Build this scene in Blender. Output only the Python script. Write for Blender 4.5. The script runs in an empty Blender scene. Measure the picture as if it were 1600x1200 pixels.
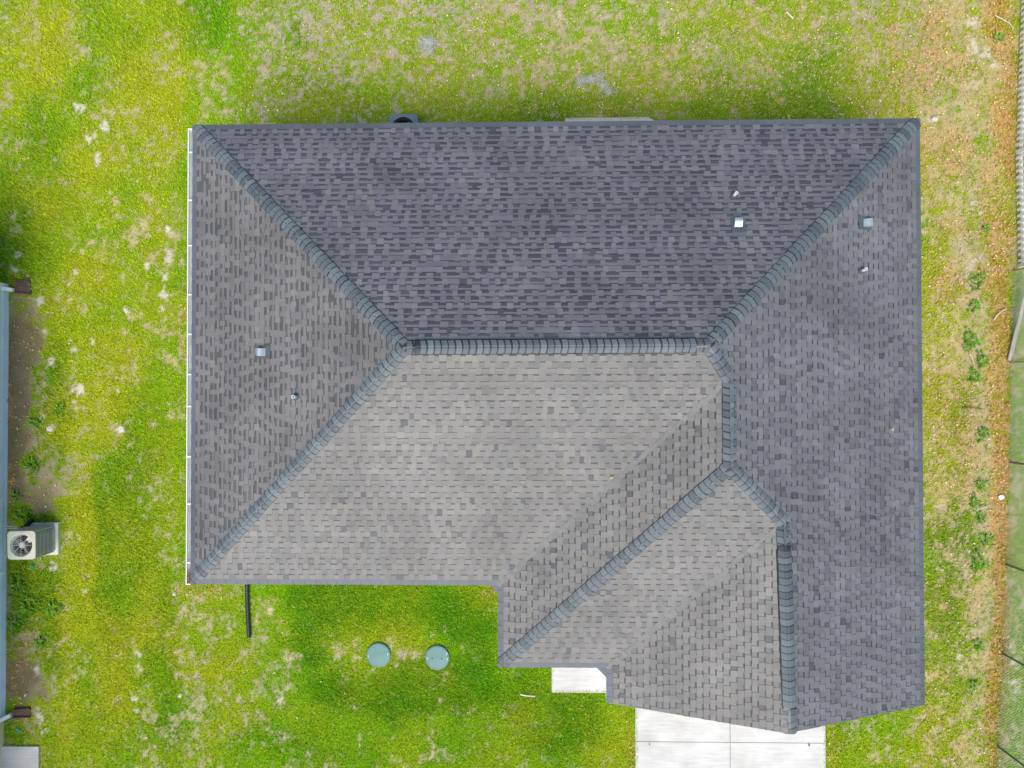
import bpy, math, random
import numpy as np
from mathutils import Vector, Matrix, Euler
random.seed(7)
RNG = np.random.default_rng(11)
scene = bpy.context.scene
COL = scene.collection

# ------------------------------------------------------------------ camera
HC = 17.2
F = 977.4585
ROT = Euler((0.0114, 0.0185, -0.0012), 'XYZ')
cam_data = bpy.data.cameras.new("camera")
cam = bpy.data.objects.new("camera", cam_data)
COL.objects.link(cam)
cam.location = (0, 0, HC)
cam.rotation_euler = ROT
cam_data.sensor_width = 36.0
cam_data.lens = F / 1600 * 36.0
cam_data.clip_end = 500
scene.camera = cam

# ------------------------------------------------------------------ light
SUN_DIR = Vector((-0.16, -0.80, 1.18)).normalized()      # towards the sun
world = bpy.data.worlds.new("World")
scene.world = world
world.use_nodes = True
wn = world.node_tree
bg = wn.nodes["Background"]
sky = wn.nodes.new("ShaderNodeTexSky")
sky.sky_type = 'NISHITA'
sky.sun_disc = False
sky.sun_elevation = math.asin(SUN_DIR.z)
sky.sun_rotation = math.atan2(SUN_DIR.x, SUN_DIR.y)
sky.air_density = 1.0
sky.dust_density = 0.6
sky.ozone_density = 2.0
wn.links.new(sky.outputs[0], bg.inputs[0])
bg.inputs[1].default_value = 0.075
sd = bpy.data.lights.new("sun", 'SUN')
sd.energy = 2.0
sd.angle = math.radians(42)
sd.color = (1.0, 0.935, 0.83)
sun = bpy.data.objects.new("sun", sd)
COL.objects.link(sun)
sun.rotation_euler = SUN_DIR.to_track_quat('Z', 'Y').to_euler()
sun.location = (-6, -16, 25)
scene.view_settings.view_transform = 'Standard'
scene.view_settings.look = 'None'
scene.view_settings.exposure = 1.18
scene.view_settings.gamma = 1.0

# ------------------------------------------------------------------ helpers
MROT = ROT.to_matrix()
def at(u, v, z=0.0):
    """point at height z that the survey pixel (u, v) of the 1600x1200 photograph shows"""
    d = MROT @ Vector(((u - 800) / F, (600 - v) / F, -1.0))
    t = (z - HC) / d.z
    return Vector((d.x * t, d.y * t, z))
PXM = F / HC                                     # pixels per metre on the ground

def tag(o, label=None, cat=None, group=None, kind=None):
    if label: o['label'] = label
    if cat: o['category'] = cat
    if group: o['group'] = group
    if kind: o['kind'] = kind
    return o

def thing(name, label, cat, loc=(0, 0, 0), rz=0.0, group=None):
    o = bpy.data.objects.new(name, None)
    o.empty_display_size = 0.2
    COL.objects.link(o)
    o.location = loc
    o.rotation_euler = (0, 0, rz)
    return tag(o, label, cat, group)

class MB:
    def __init__(s): s.v = []; s.f = []; s.c = []
    def add(s, pts, faces, col=None):
        n = len(s.v)
        s.v += [tuple(p) for p in pts]
        for f in faces:
            s.f.append([n + i for i in f]); s.c.append(col)
    def box(s, x0, y0, z0, x1, y1, z1, M=None, b=0.0, col=None):
        if b > 0:
            pts = []
            for (zz, k) in ((z0, b), (z0 + b, 0), (z1 - b, 0), (z1, b)):
                pts += [(x0 + k, y0 + k, zz), (x1 - k, y0 + k, zz), (x1 - k, y1 - k, zz), (x0 + k, y1 - k, zz)]
            fs = [(3, 2, 1, 0), (12, 13, 14, 15)]
            for l in range(3):
                for i in range(4):
                    j = (i + 1) % 4
                    fs.append((l*4+i, l*4+j, l*4+4+j, l*4+4+i))
        else:
            pts = [(x0,y0,z0),(x1,y0,z0),(x1,y1,z0),(x0,y1,z0),(x0,y0,z1),(x1,y0,z1),(x1,y1,z1),(x0,y1,z1)]
            fs = [(3,2,1,0),(4,5,6,7),(0,1,5,4),(1,2,6,5),(2,3,7,6),(3,0,4,7)]
        if M is not None: pts = [M @ Vector(p) for p in pts]
        s.add(pts, fs, col)
    def tube(s, path, r, n=8, cap=True, col=None):
        path = [Vector(p) for p in path]
        rs = r if isinstance(r, (list, tuple)) else [r] * len(path)
        base = []
        up = Vector((0, 0, 1))
        prev = None
        rings = []
        for i, p in enumerate(path):
            t = (path[min(i+1, len(path)-1)] - path[max(i-1, 0)]).normalized()
            if prev is None:
                a = up if abs(t.z) < 0.9 else Vector((1, 0, 0))
                x = t.cross(a).normalized()
            else:
                x = (prev - t * prev.dot(t)).normalized()
            prev = x
            y = t.cross(x)
            rings.append([p + (x * math.cos(2*math.pi*k/n) + y * math.sin(2*math.pi*k/n)) * rs[i] for k in range(n)])
        pts = [q for rr in rings for q in rr]
        fs = []
        for i in range(len(path) - 1):
            for k in range(n):
                j = (k + 1) % n
                fs.append((i*n+k, i*n+j, (i+1)*n+j, (i+1)*n+k))
        if cap:
            fs.append(tuple(reversed(range(n))))
            fs.append(tuple((len(path)-1)*n + k for k in range(n)))
        s.add(pts, fs, col)
    def lathe(s, prof, n=32, M=None, col=None, cap=True):
        pts = []
        for (r, z) in prof:
            for k in range(n):
                a = 2*math.pi*k/n
                p = Vector((r*math.cos(a), r*math.sin(a), z))
                pts.append(M @ p if M is not None else p)
        fs = []
        for i in range(len(prof)-1):
            for k in range(n):
                j = (k+1) % n
                fs.append((i*n+k, i*n+j, (i+1)*n+j, (i+1)*n+k))
        if cap:
            fs.append(tuple(reversed(range(n))))
            fs.append(tuple((len(prof)-1)*n+k for k in range(n)))
        s.add(pts, fs, col)
    def build(s, name, mat, parent=None, world=False, smooth=False):
        """world: coordinates are world ones, shift them to the thing's own origin"""
        off = Vector((0, 0, 0))
        if world and parent is not None:
            r = parent
            while r.parent: r = r.parent
            off = r.location
        me = bpy.data.meshes.new(name)
        me.from_pydata([(p[0]-off.x, p[1]-off.y, p[2]-off.z) for p in s.v], [], s.f)
        if any(c is not None for c in s.c):
            ca = me.color_attributes.new("tint", 'FLOAT_COLOR', 'CORNER')
            buf = []
            for f, c in zip(s.f, s.c):
                c = c or (0.5, 0.5, 0.5)
                buf += [c[0], c[1], c[2], 1.0] * len(f)
            ca.data.foreach_set("color", buf)
        me.materials.append(mat)
        if smooth:
            me.polygons.foreach_set("use_smooth", [True]*len(me.polygons))
        me.update()
        o = bpy.data.objects.new(name, me)
        COL.objects.link(o)
        if parent is not None: o.parent = parent
        return o

def raw_mesh(name, verts, tris, cols, mat):
    """many loose triangles at once; one colour per triangle corner's vertex"""
    me = bpy.data.meshes.new(name)
    nv, nt = len(verts), len(tris)
    me.vertices.add(nv); me.loops.add(nt*3); me.polygons.add(nt)
    me.vertices.foreach_set("co", verts.astype(np.float32).ravel())
    me.loops.foreach_set("vertex_index", tris.astype(np.int32).ravel())
    me.polygons.foreach_set("loop_start", np.arange(0, nt*3, 3, dtype=np.int32))
    me.polygons.foreach_set("loop_total", np.full(nt, 3, dtype=np.int32))
    ca = me.color_attributes.new("tint", 'FLOAT_COLOR', 'POINT')
    c4 = np.ones((nv, 4), dtype=np.float32); c4[:, :3] = cols
    ca.data.foreach_set("color", c4.ravel())
    me.update(calc_edges=True)
    me.materials.append(mat)
    o = bpy.data.objects.new(name, me)
    COL.objects.link(o)
    return o

def nt(name):
    m = bpy.data.materials.new(name); m.use_nodes = True
    return m, m.node_tree, m.node_tree.nodes["Principled BSDF"]

def mat(name, col, rough=0.6, metal=0.0, var=0.12, scale=6.0, bump=0.0, bscale=60.0, spec=0.4, stretch=(1, 1, 1)):
    """plain painted / moulded surface with slight mottling"""
    m, t, b = nt(name)
    tc = t.nodes.new("ShaderNodeTexCoord")
    mp = t.nodes.new("ShaderNodeMapping"); mp.inputs['Scale'].default_value = stretch
    t.links.new(tc.outputs['Object'], mp.inputs[0])
    n = t.nodes.new("ShaderNodeTexNoise"); n.inputs['Scale'].default_value = scale; n.inputs['Detail'].default_value = 6
    t.links.new(mp.outputs[0], n.inputs['Vector'])
    r = t.nodes.new("ShaderNodeValToRGB")
    r.color_ramp.elements[0].position = 0.3; r.color_ramp.elements[1].position = 0.7
    r.color_ramp.elements[0].color = tuple(c*(1-var) for c in col) + (1,)
    r.color_ramp.elements[1].color = tuple(min(1, c*(1+var)) for c in col) + (1,)
    t.links.new(n.outputs[0], r.inputs[0]); t.links.new(r.outputs[0], b.inputs['Base Color'])
    b.inputs['Roughness'].default_value = rough; b.inputs['Metallic'].default_value = metal
    b.inputs['Specular IOR Level'].default_value = spec
    if bump:
        n2 = t.nodes.new("ShaderNodeTexNoise"); n2.inputs['Scale'].default_value = bscale; n2.inputs['Detail'].default_value = 4
        t.links.new(mp.outputs[0], n2.inputs['Vector'])
        bp = t.nodes.new("ShaderNodeBump"); bp.inputs['Strength'].default_value = bump; bp.inputs['Distance'].default_value = 0.01
        t.links.new(n2.outputs[0], bp.inputs['Height']); t.links.new(bp.outputs[0], b.inputs['Normal'])
    return m

def tint_mat(name, rough=0.7, spec=0.2, grain=0.25, gscale=140.0, big=0.10, bigscale=0.8, bump=0.3):
    """colour attribute times a fine grain and a broad mottling"""
    m, t, b = nt(name)
    a = t.nodes.new("ShaderNodeAttribute"); a.attribute_name = "tint"
    tc = t.nodes.new("ShaderNodeTexCoord")
    n = t.nodes.new("ShaderNodeTexNoise"); n.inputs['Scale'].default_value = gscale; n.inputs['Detail'].default_value = 3
    t.links.new(tc.outputs['Object'], n.inputs['Vector'])
    n2 = t.nodes.new("ShaderNodeTexNoise"); n2.inputs['Scale'].default_value = bigscale; n2.inputs['Detail'].default_value = 5
    t.links.new(tc.outputs['Object'], n2.inputs['Vector'])
    def rng(src, lo, hi):
        q = t.nodes.new("ShaderNodeMapRange"); q.inputs[1].default_value = 0.25; q.inputs[2].default_value = 0.75
        q.inputs[3].default_value = lo; q.inputs[4].default_value = hi
        t.links.new(src, q.inputs[0]); return q.outputs[0]
    mu = t.nodes.new("ShaderNodeMath"); mu.operation = 'MULTIPLY'
    t.links.new(rng(n.outputs[0], 1-grain, 1+grain), mu.inputs[0]); t.links.new(rng(n2.outputs[0], 1-big, 1+big), mu.inputs[1])
    sc = t.nodes.new("ShaderNodeVectorMath"); sc.operation = 'SCALE'
    t.links.new(a.outputs['Color'], sc.inputs[0]); t.links.new(mu.outputs[0], sc.inputs['Scale'])
    t.links.new(sc.outputs[0], b.inputs['Base Color'])
    b.inputs['Roughness'].default_value = rough
    b.inputs['Specular IOR Level'].default_value = spec
    if bump:
        bp = t.nodes.new("ShaderNodeBump"); bp.inputs['Strength'].default_value = bump; bp.inputs['Distance'].default_value = 0.006
        t.links.new(n.outputs[0], bp.inputs['Height']); t.links.new(bp.outputs[0], b.inputs['Normal'])
    return m

M_SHINGLE = tint_mat("asphalt_shingle", rough=0.58, spec=0.55, grain=0.22, gscale=90, big=0.24, bigscale=0.7, bump=0.35)
M_CAP = tint_mat("ridge_cap_shingle", rough=0.58, spec=0.55, grain=0.2, gscale=90, big=0.08, bump=0.35)
M_VENTBLACK = mat("black_vent_plastic", (0.012, 0.014, 0.016), 0.6)
M_WHITE = mat("white_aluminium", (0.78, 0.78, 0.76), 0.4, var=0.04)
M_TROUGH = mat("gutter_trough", (0.42, 0.45, 0.38), 0.55, var=0.15, scale=3)
M_SOFFIT = mat("white_soffit", (0.7, 0.7, 0.68), 0.6, var=0.04)
M_STUCCO = mat("pale_stucco", (0.55, 0.56, 0.56), 0.85, var=0.06, bump=0.3)
M_GALV = mat("galvanised_metal", (0.50, 0.57, 0.60), 0.42, metal=0.7, var=0.08, scale=12)
M_FLASH = mat("grey_flashing", (0.075, 0.095, 0.10), 0.6, var=0.1, scale=9)
M_PVC = mat("white_pvc", (0.8, 0.8, 0.8), 0.4, var=0.03)
M_BLACKPIPE = mat("black_corrugated_plastic", (0.02, 0.027, 0.034), 0.42, var=0.25, scale=9)
M_TEAL = mat("teal_plastic_lid", (0.075, 0.195, 0.185), 0.45, var=0.13, scale=5)
M_TEALCAP = mat("bright_teal_plastic", (0.02, 0.33, 0.26), 0.4)
M_BEIGE = mat("beige_enamel", (0.50, 0.50, 0.40), 0.45, var=0.06)
M_COIL = mat("condenser_coil", (0.28, 0.27, 0.22), 0.6, var=0.15, scale=14)
M_SHROUD = mat("fan_shroud_grey", (0.40, 0.41, 0.37), 0.5)
M_DARKIN = mat("dark_interior", (0.03, 0.028, 0.036), 0.7)
M_BLADE = mat("fan_blade", (0.33, 0.31, 0.28), 0.4, metal=0.4)
M_HUB = mat("fan_hub", (0.46, 0.43, 0.41), 0.5)
M_SLATE = mat("slate_grey_enamel", (0.13, 0.19, 0.225), 0.42, var=0.1)
M_BROWN = mat("brown_splash_plastic", (0.115, 0.065, 0.052), 0.6, var=0.2, scale=8)
M_SIDING = mat("pale_blue_siding", (0.62, 0.75, 0.81), 0.6, var=0.06, scale=2)
M_CREAM = mat("cream_siding", (0.66, 0.58, 0.33), 0.6, var=0.06, scale=3)
M_HOSE = mat("lime_hose", (0.40, 0.50, 0.05), 0.4)
M_COPPER = mat("grey_pipe_insulation", (0.30, 0.33, 0.34), 0.6)
M_VINYL = mat("white_vinyl", (0.88, 0.88, 0.88), 0.4, var=0.04)
M_STEEL = mat("weathered_galvanised_post", (0.16, 0.17, 0.16), 0.55, metal=0.3, var=0.2)
M_OLIVEPOST = mat("pale_olive_post", (0.36, 0.38, 0.25), 0.55, var=0.15)
M_WIRE = mat("fence_wire", (0.50, 0.54, 0.48), 0.55, metal=0.3)
M_WOODGREY = mat("weathered_wood", (0.46, 0.40, 0.36), 0.85, var=0.25, scale=5, stretch=(8, 1, 8), bump=0.4)
M_STICK = mat("bleached_stick", (0.62, 0.56, 0.45), 0.8)
M_BARKSTICK = mat("brown_stick", (0.16, 0.11, 0.075), 0.85)
M_PAPER = mat("white_scrap", (0.82, 0.82, 0.80), 0.6)
M_STONE = mat("pale_limestone", (0.55, 0.53, 0.47), 0.85, var=0.15, scale=14, bump=0.5)

def concrete(name, col):
    m, t, b = nt(name)
    tc = t.nodes.new("ShaderNodeTexCoord")
    mp = t.nodes.new("ShaderNodeMapping"); mp.inputs['Scale'].default_value = (0.35, 3.0, 1)
    t.links.new(tc.outputs['Object'], mp.inputs[0])
    n1 = t.nodes.new("ShaderNodeTexNoise"); n1.inputs['Scale'].default_value = 5; n1.inputs['Detail'].default_value = 8; n1.inputs['Roughness'].default_value = 0.65
    t.links.new(mp.outputs[0], n1.inputs['Vector'])
    n2 = t.nodes.new("ShaderNodeTexNoise"); n2.inputs['Scale'].default_value = 1.3; n2.inputs['Detail'].default_value = 7
    t.links.new(tc.outputs['Object'], n2.inputs['Vector'])
    r1 = t.nodes.new("ShaderNodeValToRGB")
    r1.color_ramp.elements[0].position = 0.33; r1.color_ramp.elements[1].position = 0.6
    r1.color_ramp.elements[0].color = tuple(c*0.86 for c in col) + (1,); r1.color_ramp.elements[1].color = tuple(col) + (1,)
    t.links.new(n1.outputs[0], r1.inputs[0])
    r2 = t.nodes.new("ShaderNodeValToRGB")
    r2.color_ramp.elements[0].position = 0.35; r2.color_ramp.elements[1].position = 0.62
    r2.color_ramp.elements[0].color = (0.82, 0.815, 0.80, 1); r2.color_ramp.elements[1].color = (1.0, 1.0, 1.0, 1)
    t.links.new(n2.outputs[0], r2.inputs[0])
    mx = t.nodes.new("ShaderNodeMixRGB"); mx.blend_type = 'MULTIPLY'; mx.inputs[0].default_value = 1
    t.links.new(r1.outputs[0], mx.inputs[1]); t.links.new(r2.outputs[0], mx.inputs[2])
    t.links.new(mx.outputs[0], b.inputs['Base Color'])
    b.inputs['Roughness'].default_value = 0.85
    bp = t.nodes.new("ShaderNodeBump"); bp.inputs['Strength'].default_value = 0.2; bp.inputs['Distance'].default_value = 0.004
    n3 = t.nodes.new("ShaderNodeTexNoise"); n3.inputs['Scale'].default_value = 90
    t.links.new(tc.outputs['Object'], n3.inputs['Vector'])
    t.links.new(n3.outputs[0], bp.inputs['Height']); t.links.new(bp.outputs[0], b.inputs['Normal'])
    return m
M_CONC = concrete("broomed_concrete", (0.66, 0.645, 0.61))
M_CONCGREY = concrete("grey_concrete", (0.60, 0.595, 0.60))
M_CONCCREAM = concrete("cream_concrete", (0.72, 0.69, 0.58))

# ------------------------------------------------------------------ ground maps (what grows where; metres)
def vnoise(x, y, seed):
    xi = np.floor(x).astype(np.int64); yi = np.floor(y).astype(np.int64)
    fx = x - xi; fy = y - yi
    fx = fx*fx*(3-2*fx); fy = fy*fy*(3-2*fy)
    def h(a, b):
        n = (a*374761393 + b*668265263 + seed*1274126177) & 0x7fffffff
        n = ((n ^ (n >> 13)) * 1274126177) & 0x7fffffff
        n = (n ^ (n >> 16)) & 0xffff
        return n / 65535.0
    return (h(xi, yi)*(1-fx) + h(xi+1, yi)*fx)*(1-fy) + (h(xi, yi+1)*(1-fx) + h(xi+1, yi+1)*fx)*fy
def fbm(x, y, freq, seed, octv=4, gain=0.55):
    s = 0; a = 1; tot = 0
    c, n = math.cos(0.6), math.sin(0.6)
    for k in range(octv):
        s = s + a*vnoise(x*freq + 17.3*k, y*freq - 9.1*k, seed + k)
        tot += a; a *= gain; freq *= 2.03
        x, y = c*x - n*y, n*x + c*y
    return s / tot
def blob(X, Y, lst):
    """soft elliptical patches: (u, v, ru, rv, weight) surveyed in photograph pixels"""
    out = np.zeros_like(X)
    wx = (fbm(X, Y, 1.6, 91, 3) - 0.5)*0.9; wy = (fbm(X, Y, 1.6, 57, 3) - 0.5)*0.9
    for (u, v, ru, rv, w) in lst:
        p = at(u, v)
        ru2, rv2 = ru/PXM, rv/PXM
        k = min(1.0, min(ru2, rv2)*1.6)
        d = ((X + wx*k - p.x)/ru2)**2 + ((Y + wy*k - p.y)/rv2)**2
        out = np.maximum(out, w*np.exp(-d*d*0.5) if w > 0 else out)
    return out
def step(a, b, t):
    q = np.clip((t-a)/(b-a), 0, 1); return q*q*(3-2*q)
def px_of(X, Y):
    """survey coordinates of ground points"""
    Mi = MROT.transposed()
    x = Mi[0][0]*X + Mi[0][1]*Y + Mi[0][2]*(-HC); y = Mi[1][0]*X + Mi[1][1]*Y + Mi[1][2]*(-HC); z = Mi[2][0]*X + Mi[2][1]*Y + Mi[2][2]*(-HC)
    return 800 + F*x/-z, 600 - F*y/-z

BARE = [(130,60,22,80,.75),(30,240,22,45,.6),(10,200,16,50,.5),(115,38,18,9,.9),(210,215,60,30,.55),(170,180,30,14,.7),(205,165,20,12,.7),
 (260,60,45,60,.55),(330,110,30,60,.6),(290,95,30,25,.6),(175,385,40,28,.85),(190,320,25,18,.65),(225,330,12,30,.6),(268,330,16,40,.8),(240,250,35,35,.6),
 (262,420,9,75,.95),(275,560,20,120,.75),(225,520,35,40,.5),(120,613,17,25,1.0),(115,552,11,10,1.0),(82,565,12,8,1.0),(185,668,18,8,.9),(182,612,11,7,.95),
 (242,668,5,9,.8),(232,785,17,25,.85),(265,770,14,30,.75),(272,850,15,80,.6),(210,500,8,10,.5),
 (35,510,28,70,1.1),(34,640,32,120,1.2),(60,745,36,55,1.1),(46,700,40,80,.9),(80,665,14,14,.95),(42,1048,36,64,1.3),(16,940,9,60,.8),(80,890,16,14,.9),(65,925,14,10,.6),
 (310,960,40,40,.45),(290,1080,30,120,.6),(320,1160,30,50,.6),(380,1095,14,10,.85),(345,1080,16,18,.5),(275,920,8,22,.9),(270,1045,10,12,.6),(420,945,18,18,.8),(435,975,14,14,.7),
 (405,990,14,40,.6),(440,1085,22,18,.8),(425,1065,20,20,.6),(445,1040,16,10,.7),(463,1030,10,14,.6),(540,1020,24,22,.8),(548,1055,9,10,.8),(637,1018,26,24,.75),(712,1012,9,20,.65),(610,1010,12,30,.6),
 (470,1140,30,14,.35),(670,1180,10,8,.8),(772,1165,9,7,.7),(790,1160,9,5,.8),(820,1190,9,10,.6),(850,1130,8,8,.6),(560,1150,9,7,.5),(500,1130,7,10,.6),(420,1190,10,10,.6),
 (210,1020,14,30,.6),(215,1090,22,24,.55),(250,1080,8,16,.7),(230,1115,12,10,.7),(240,1120,7,5,.8),(60,1130,8,18,.8),(50,1145,9,6,.7),(80,1100,7,8,.5),
 (400,60,22,40,.65),(425,120,20,30,.6),(410,160,15,40,.6),(350,170,20,20,.5),(500,45,40,22,.55),(620,25,40,18,.7),(650,15,30,16,.7),(625,90,12,22,.8),(590,105,18,14,.5),(600,80,10,12,.6),(530,100,20,14,.5),
 (450,145,20,20,.4),(750,15,60,20,.55),(860,22,40,20,.8),(950,35,20,40,.85),(1040,30,14,25,.8),(915,60,60,24,.7),(950,92,40,16,.8),(990,90,26,18,.6),(850,105,30,10,.5),(780,140,20,12,.4),(700,95,14,16,.5),
 (1090,85,40,30,.55),(1100,105,30,20,.5),(1150,30,60,25,.35),(1345,145,28,14,.8),(1220,110,40,14,.35),(1290,70,30,20,.4),(1350,60,20,90,.55),(1380,150,30,60,.55),(1410,60,25,80,.5),
 (1480,60,60,110,.85),(1520,110,50,90,.9),(1500,220,50,80,.8),(1530,300,28,60,.9),(1480,330,30,40,.7),(1500,400,30,40,.8),(1530,430,24,40,.8),(1510,470,22,40,.75),(1520,555,26,40,.8),(1515,620,30,60,.7),
 (1522,700,30,60,.75),(1520,775,22,40,.85),(1540,830,24,80,.85),(1527,930,24,80,.95),(1530,1010,24,60,.9),(1520,1080,24,50,.8),(1510,1150,40,60,.6),
 (1470,680,22,40,.6),(1465,750,16,60,.6),(1460,480,20,30,.35),(1450,560,14,30,.4),(1462,1000,12,20,.7),(1465,1050,16,24,.7),(1460,1100,16,12,.65),(1498,1030,9,24,.8),(1420,1150,20,16,.5),(1400,1170,30,20,.5),(1455,1180,18,20,.4),(1475,1135,14,14,.5),
 (1470,940,14,14,.5),(1455,905,12,10,.5),(1480,860,10,12,.4),(1328,1130,10,20,.5),(1585,1060,8,50,.85)]
LUSH = [(20,370,60,100,.8),(70,210,50,60,.55),(60,300,50,60,.5),(160,40,40,60,.5),(270,20,30,40,.6),(205,65,22,30,.7),(285,60,20,20,.7),(130,130,25,50,.5),(200,95,30,40,.5),(85,600,20,60,1.0),(70,690,30,60,.7),(50,720,16,30,.9),(95,650,16,70,.95),(60,600,16,30,.8),
 (35,805,16,16,.9),(30,920,22,70,1.0),(60,960,36,60,1.0),(85,1000,20,50,.8),(190,830,55,120,.8),(210,720,45,80,.6),(180,960,40,80,.8),(250,1000,25,100,.7),(265,1090,22,80,.7),(170,1100,60,100,.4),(145,900,30,60,.4),
 (470,60,18,30,.7),(330,20,30,40,.7),(290,60,20,20,.7),(460,130,30,20,.6),(520,150,60,30,.5),(620,165,100,30,.5),(850,170,80,30,.7),(960,165,60,20,.6),(1040,60,24,24,.6),(1060,75,30,30,.6),(1110,150,50,30,.7),(1130,50,40,20,.6),(1280,120,60,60,.7),(1240,160,90,30,.8),(1320,170,60,20,.6),
 (540,940,80,40,1.0),(480,940,30,30,.8),(650,935,90,30,.7),(720,960,50,40,.7),(760,990,20,40,.7),(520,1080,40,30,.8),(640,1080,70,36,.95),(600,1100,60,30,.8),(740,1070,50,40,.7),(820,1090,60,40,.6),(880,1150,50,30,.9),(900,1110,40,30,.8),(480,1000,30,40,.8),(600,960,60,30,.7),(450,1150,80,40,.3),
 (1480,830,30,40,.9),(1500,810,20,50,.9),(1470,740,30,20,.8),(1510,870,20,40,.7),(1480,930,40,50,.8),(1500,980,20,40,.7),(1470,1010,30,30,.5),(1500,650,14,50,.7),(1450,400,14,30,.6),(1460,360,20,20,.5),(1490,1060,20,50,.5),(1310,1160,20,40,.5)]
YELL = [(60,60,60,80,.7),(20,130,40,60,.7),(100,320,60,40,.5),(150,280,50,60,.6),(130,770,14,60,1.0),(115,690,14,40,.8),(140,620,50,80,.8),(160,560,60,60,.7),(190,450,60,60,.5),(110,450,40,60,.5),(105,1000,14,160,.6),(135,880,16,120,.7),(170,1040,26,80,.6),(230,930,22,60,.6),
 (330,1000,60,80,.6),(350,1120,40,60,.5),(600,1000,70,30,.5),(950,1180,60,30,.5),(980,1150,14,60,.7),(1300,1160,20,40,.6),(1450,1150,60,60,.6),(250,160,60,100,.6),(240,300,30,60,.5),(1460,560,22,150,.9),(1470,420,24,100,.7),(1455,260,16,80,.8),(1380,120,60,80,.7),(1450,30,40,30,.5),(1580,250,16,90,.6),(1560,700,12,100,.6)]
LITTER = [(1568,195,18,50,1.0),(1560,30,20,60,.8),(1545,300,16,60,.4),(1575,120,12,60,.6),(1575,240,12,40,.8),(1560,370,24,60,.6),(1560,440,22,60,.8),(1562,520,14,60,.8),(1558,620,16,80,.7),(1565,700,10,80,.9),(1560,780,12,80,.9),(1562,860,11,80,1.0),(1562,950,10,80,1.0),(1560,1010,12,40,1.0),(1552,1080,10,60,.9),(1550,1150,10,60,.6),
 (1460,60,30,50,.5),(1480,110,40,40,.35),(1420,130,30,60,.5),(1440,240,20,60,.4),(1490,240,30,40,.4),(1500,640,20,60,.3),(1465,640,20,60,.25),(1510,700,20,60,.35),(1480,440,30,30,.4),(1500,360,40,20,.3),(1395,90,8,70,.6),(1385,150,60,40,.3),
 (1296,1170,6,40,.35),(985,1170,6,40,.4),(290,520,10,80,.35),(310,925,40,8,.4),(770,925,20,10,.6),(1000,140,200,40,.25),(1100,110,200,80,.18),(1250,60,200,80,.18),(800,80,150,80,.15),(20,1030,20,60,.3),(15,760,8,30,.8),(14,640,6,40,.5)]
SAND = [(125,165,14,9,1.0),(163,202,9,12,1.0),(143,220,9,8,.9),(153,250,5,16,.9),(210,275,10,10,.6),(264,358,6,8,1),(263,385,6,10,1),(262,405,7,8,1),(258,440,9,14,1),(258,463,9,10,1),(250,482,7,6,1),(252,500,6,7,.9),(228,418,5,9,.8),(182,485,7,6,.9),(197,485,5,5,1),(143,534,4,5,.8),(120,615,12,20,.9),(116,552,8,8,1),(82,565,10,7,1),(108,535,4,4,.8),(70,517,5,10,.9),(102,443,5,6,.8),(117,425,5,9,.8),(65,468,10,9,.7),(28,425,16,8,.9),(32,398,10,6,.7),
 (186,612,7,5,1),(190,670,10,5,1),(265,785,6,6,.8),(78,670,7,8,1),(70,660,8,10,.8),(80,888,10,9,1),(58,1040,6,16,1),(62,1120,5,14,.9),(68,1143,8,6,.7),(52,1145,5,5,.8),(132,925,5,4,.8),(243,935,4,9,.6),(272,925,5,10,.9),(219,1020,6,6,.9),(216,1043,8,5,.9),(210,1092,5,7,.9),(212,1112,5,4,.9),(232,1073,6,6,.8),(80,1100,5,6,.7),(100,1103,5,6,.6),
 (1456,186,9,6,1),(1394,158,11,9,.5),(1312,81,5,4,.7),(1378,145,9,7,.4),(1530,62,16,50,.6),(1555,98,16,10,.6),(1520,100,12,60,.5),(1531,318,12,24,.7),(1527,410,12,12,.6),(1508,450,8,8,.8),(1570,820,0.1,0.1,.1),(1582,1060,6,40,.8),(1498,1035,7,20,.7),(440,1090,10,8,.5),(425,945,8,7,.4),(875,25,20,12,.4),(948,42,12,30,.4),(945,95,30,8,.4),(1037,38,8,18,.4)]
SOIL = [(34,640,34,190,1.0),(38,1045,34,70,1.0),(28,520,26,70,1.0),(60,745,40,70,.8),(60,690,40,60,.7),(70,890,40,26,.5),(20,930,14,60,.8)]

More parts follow.
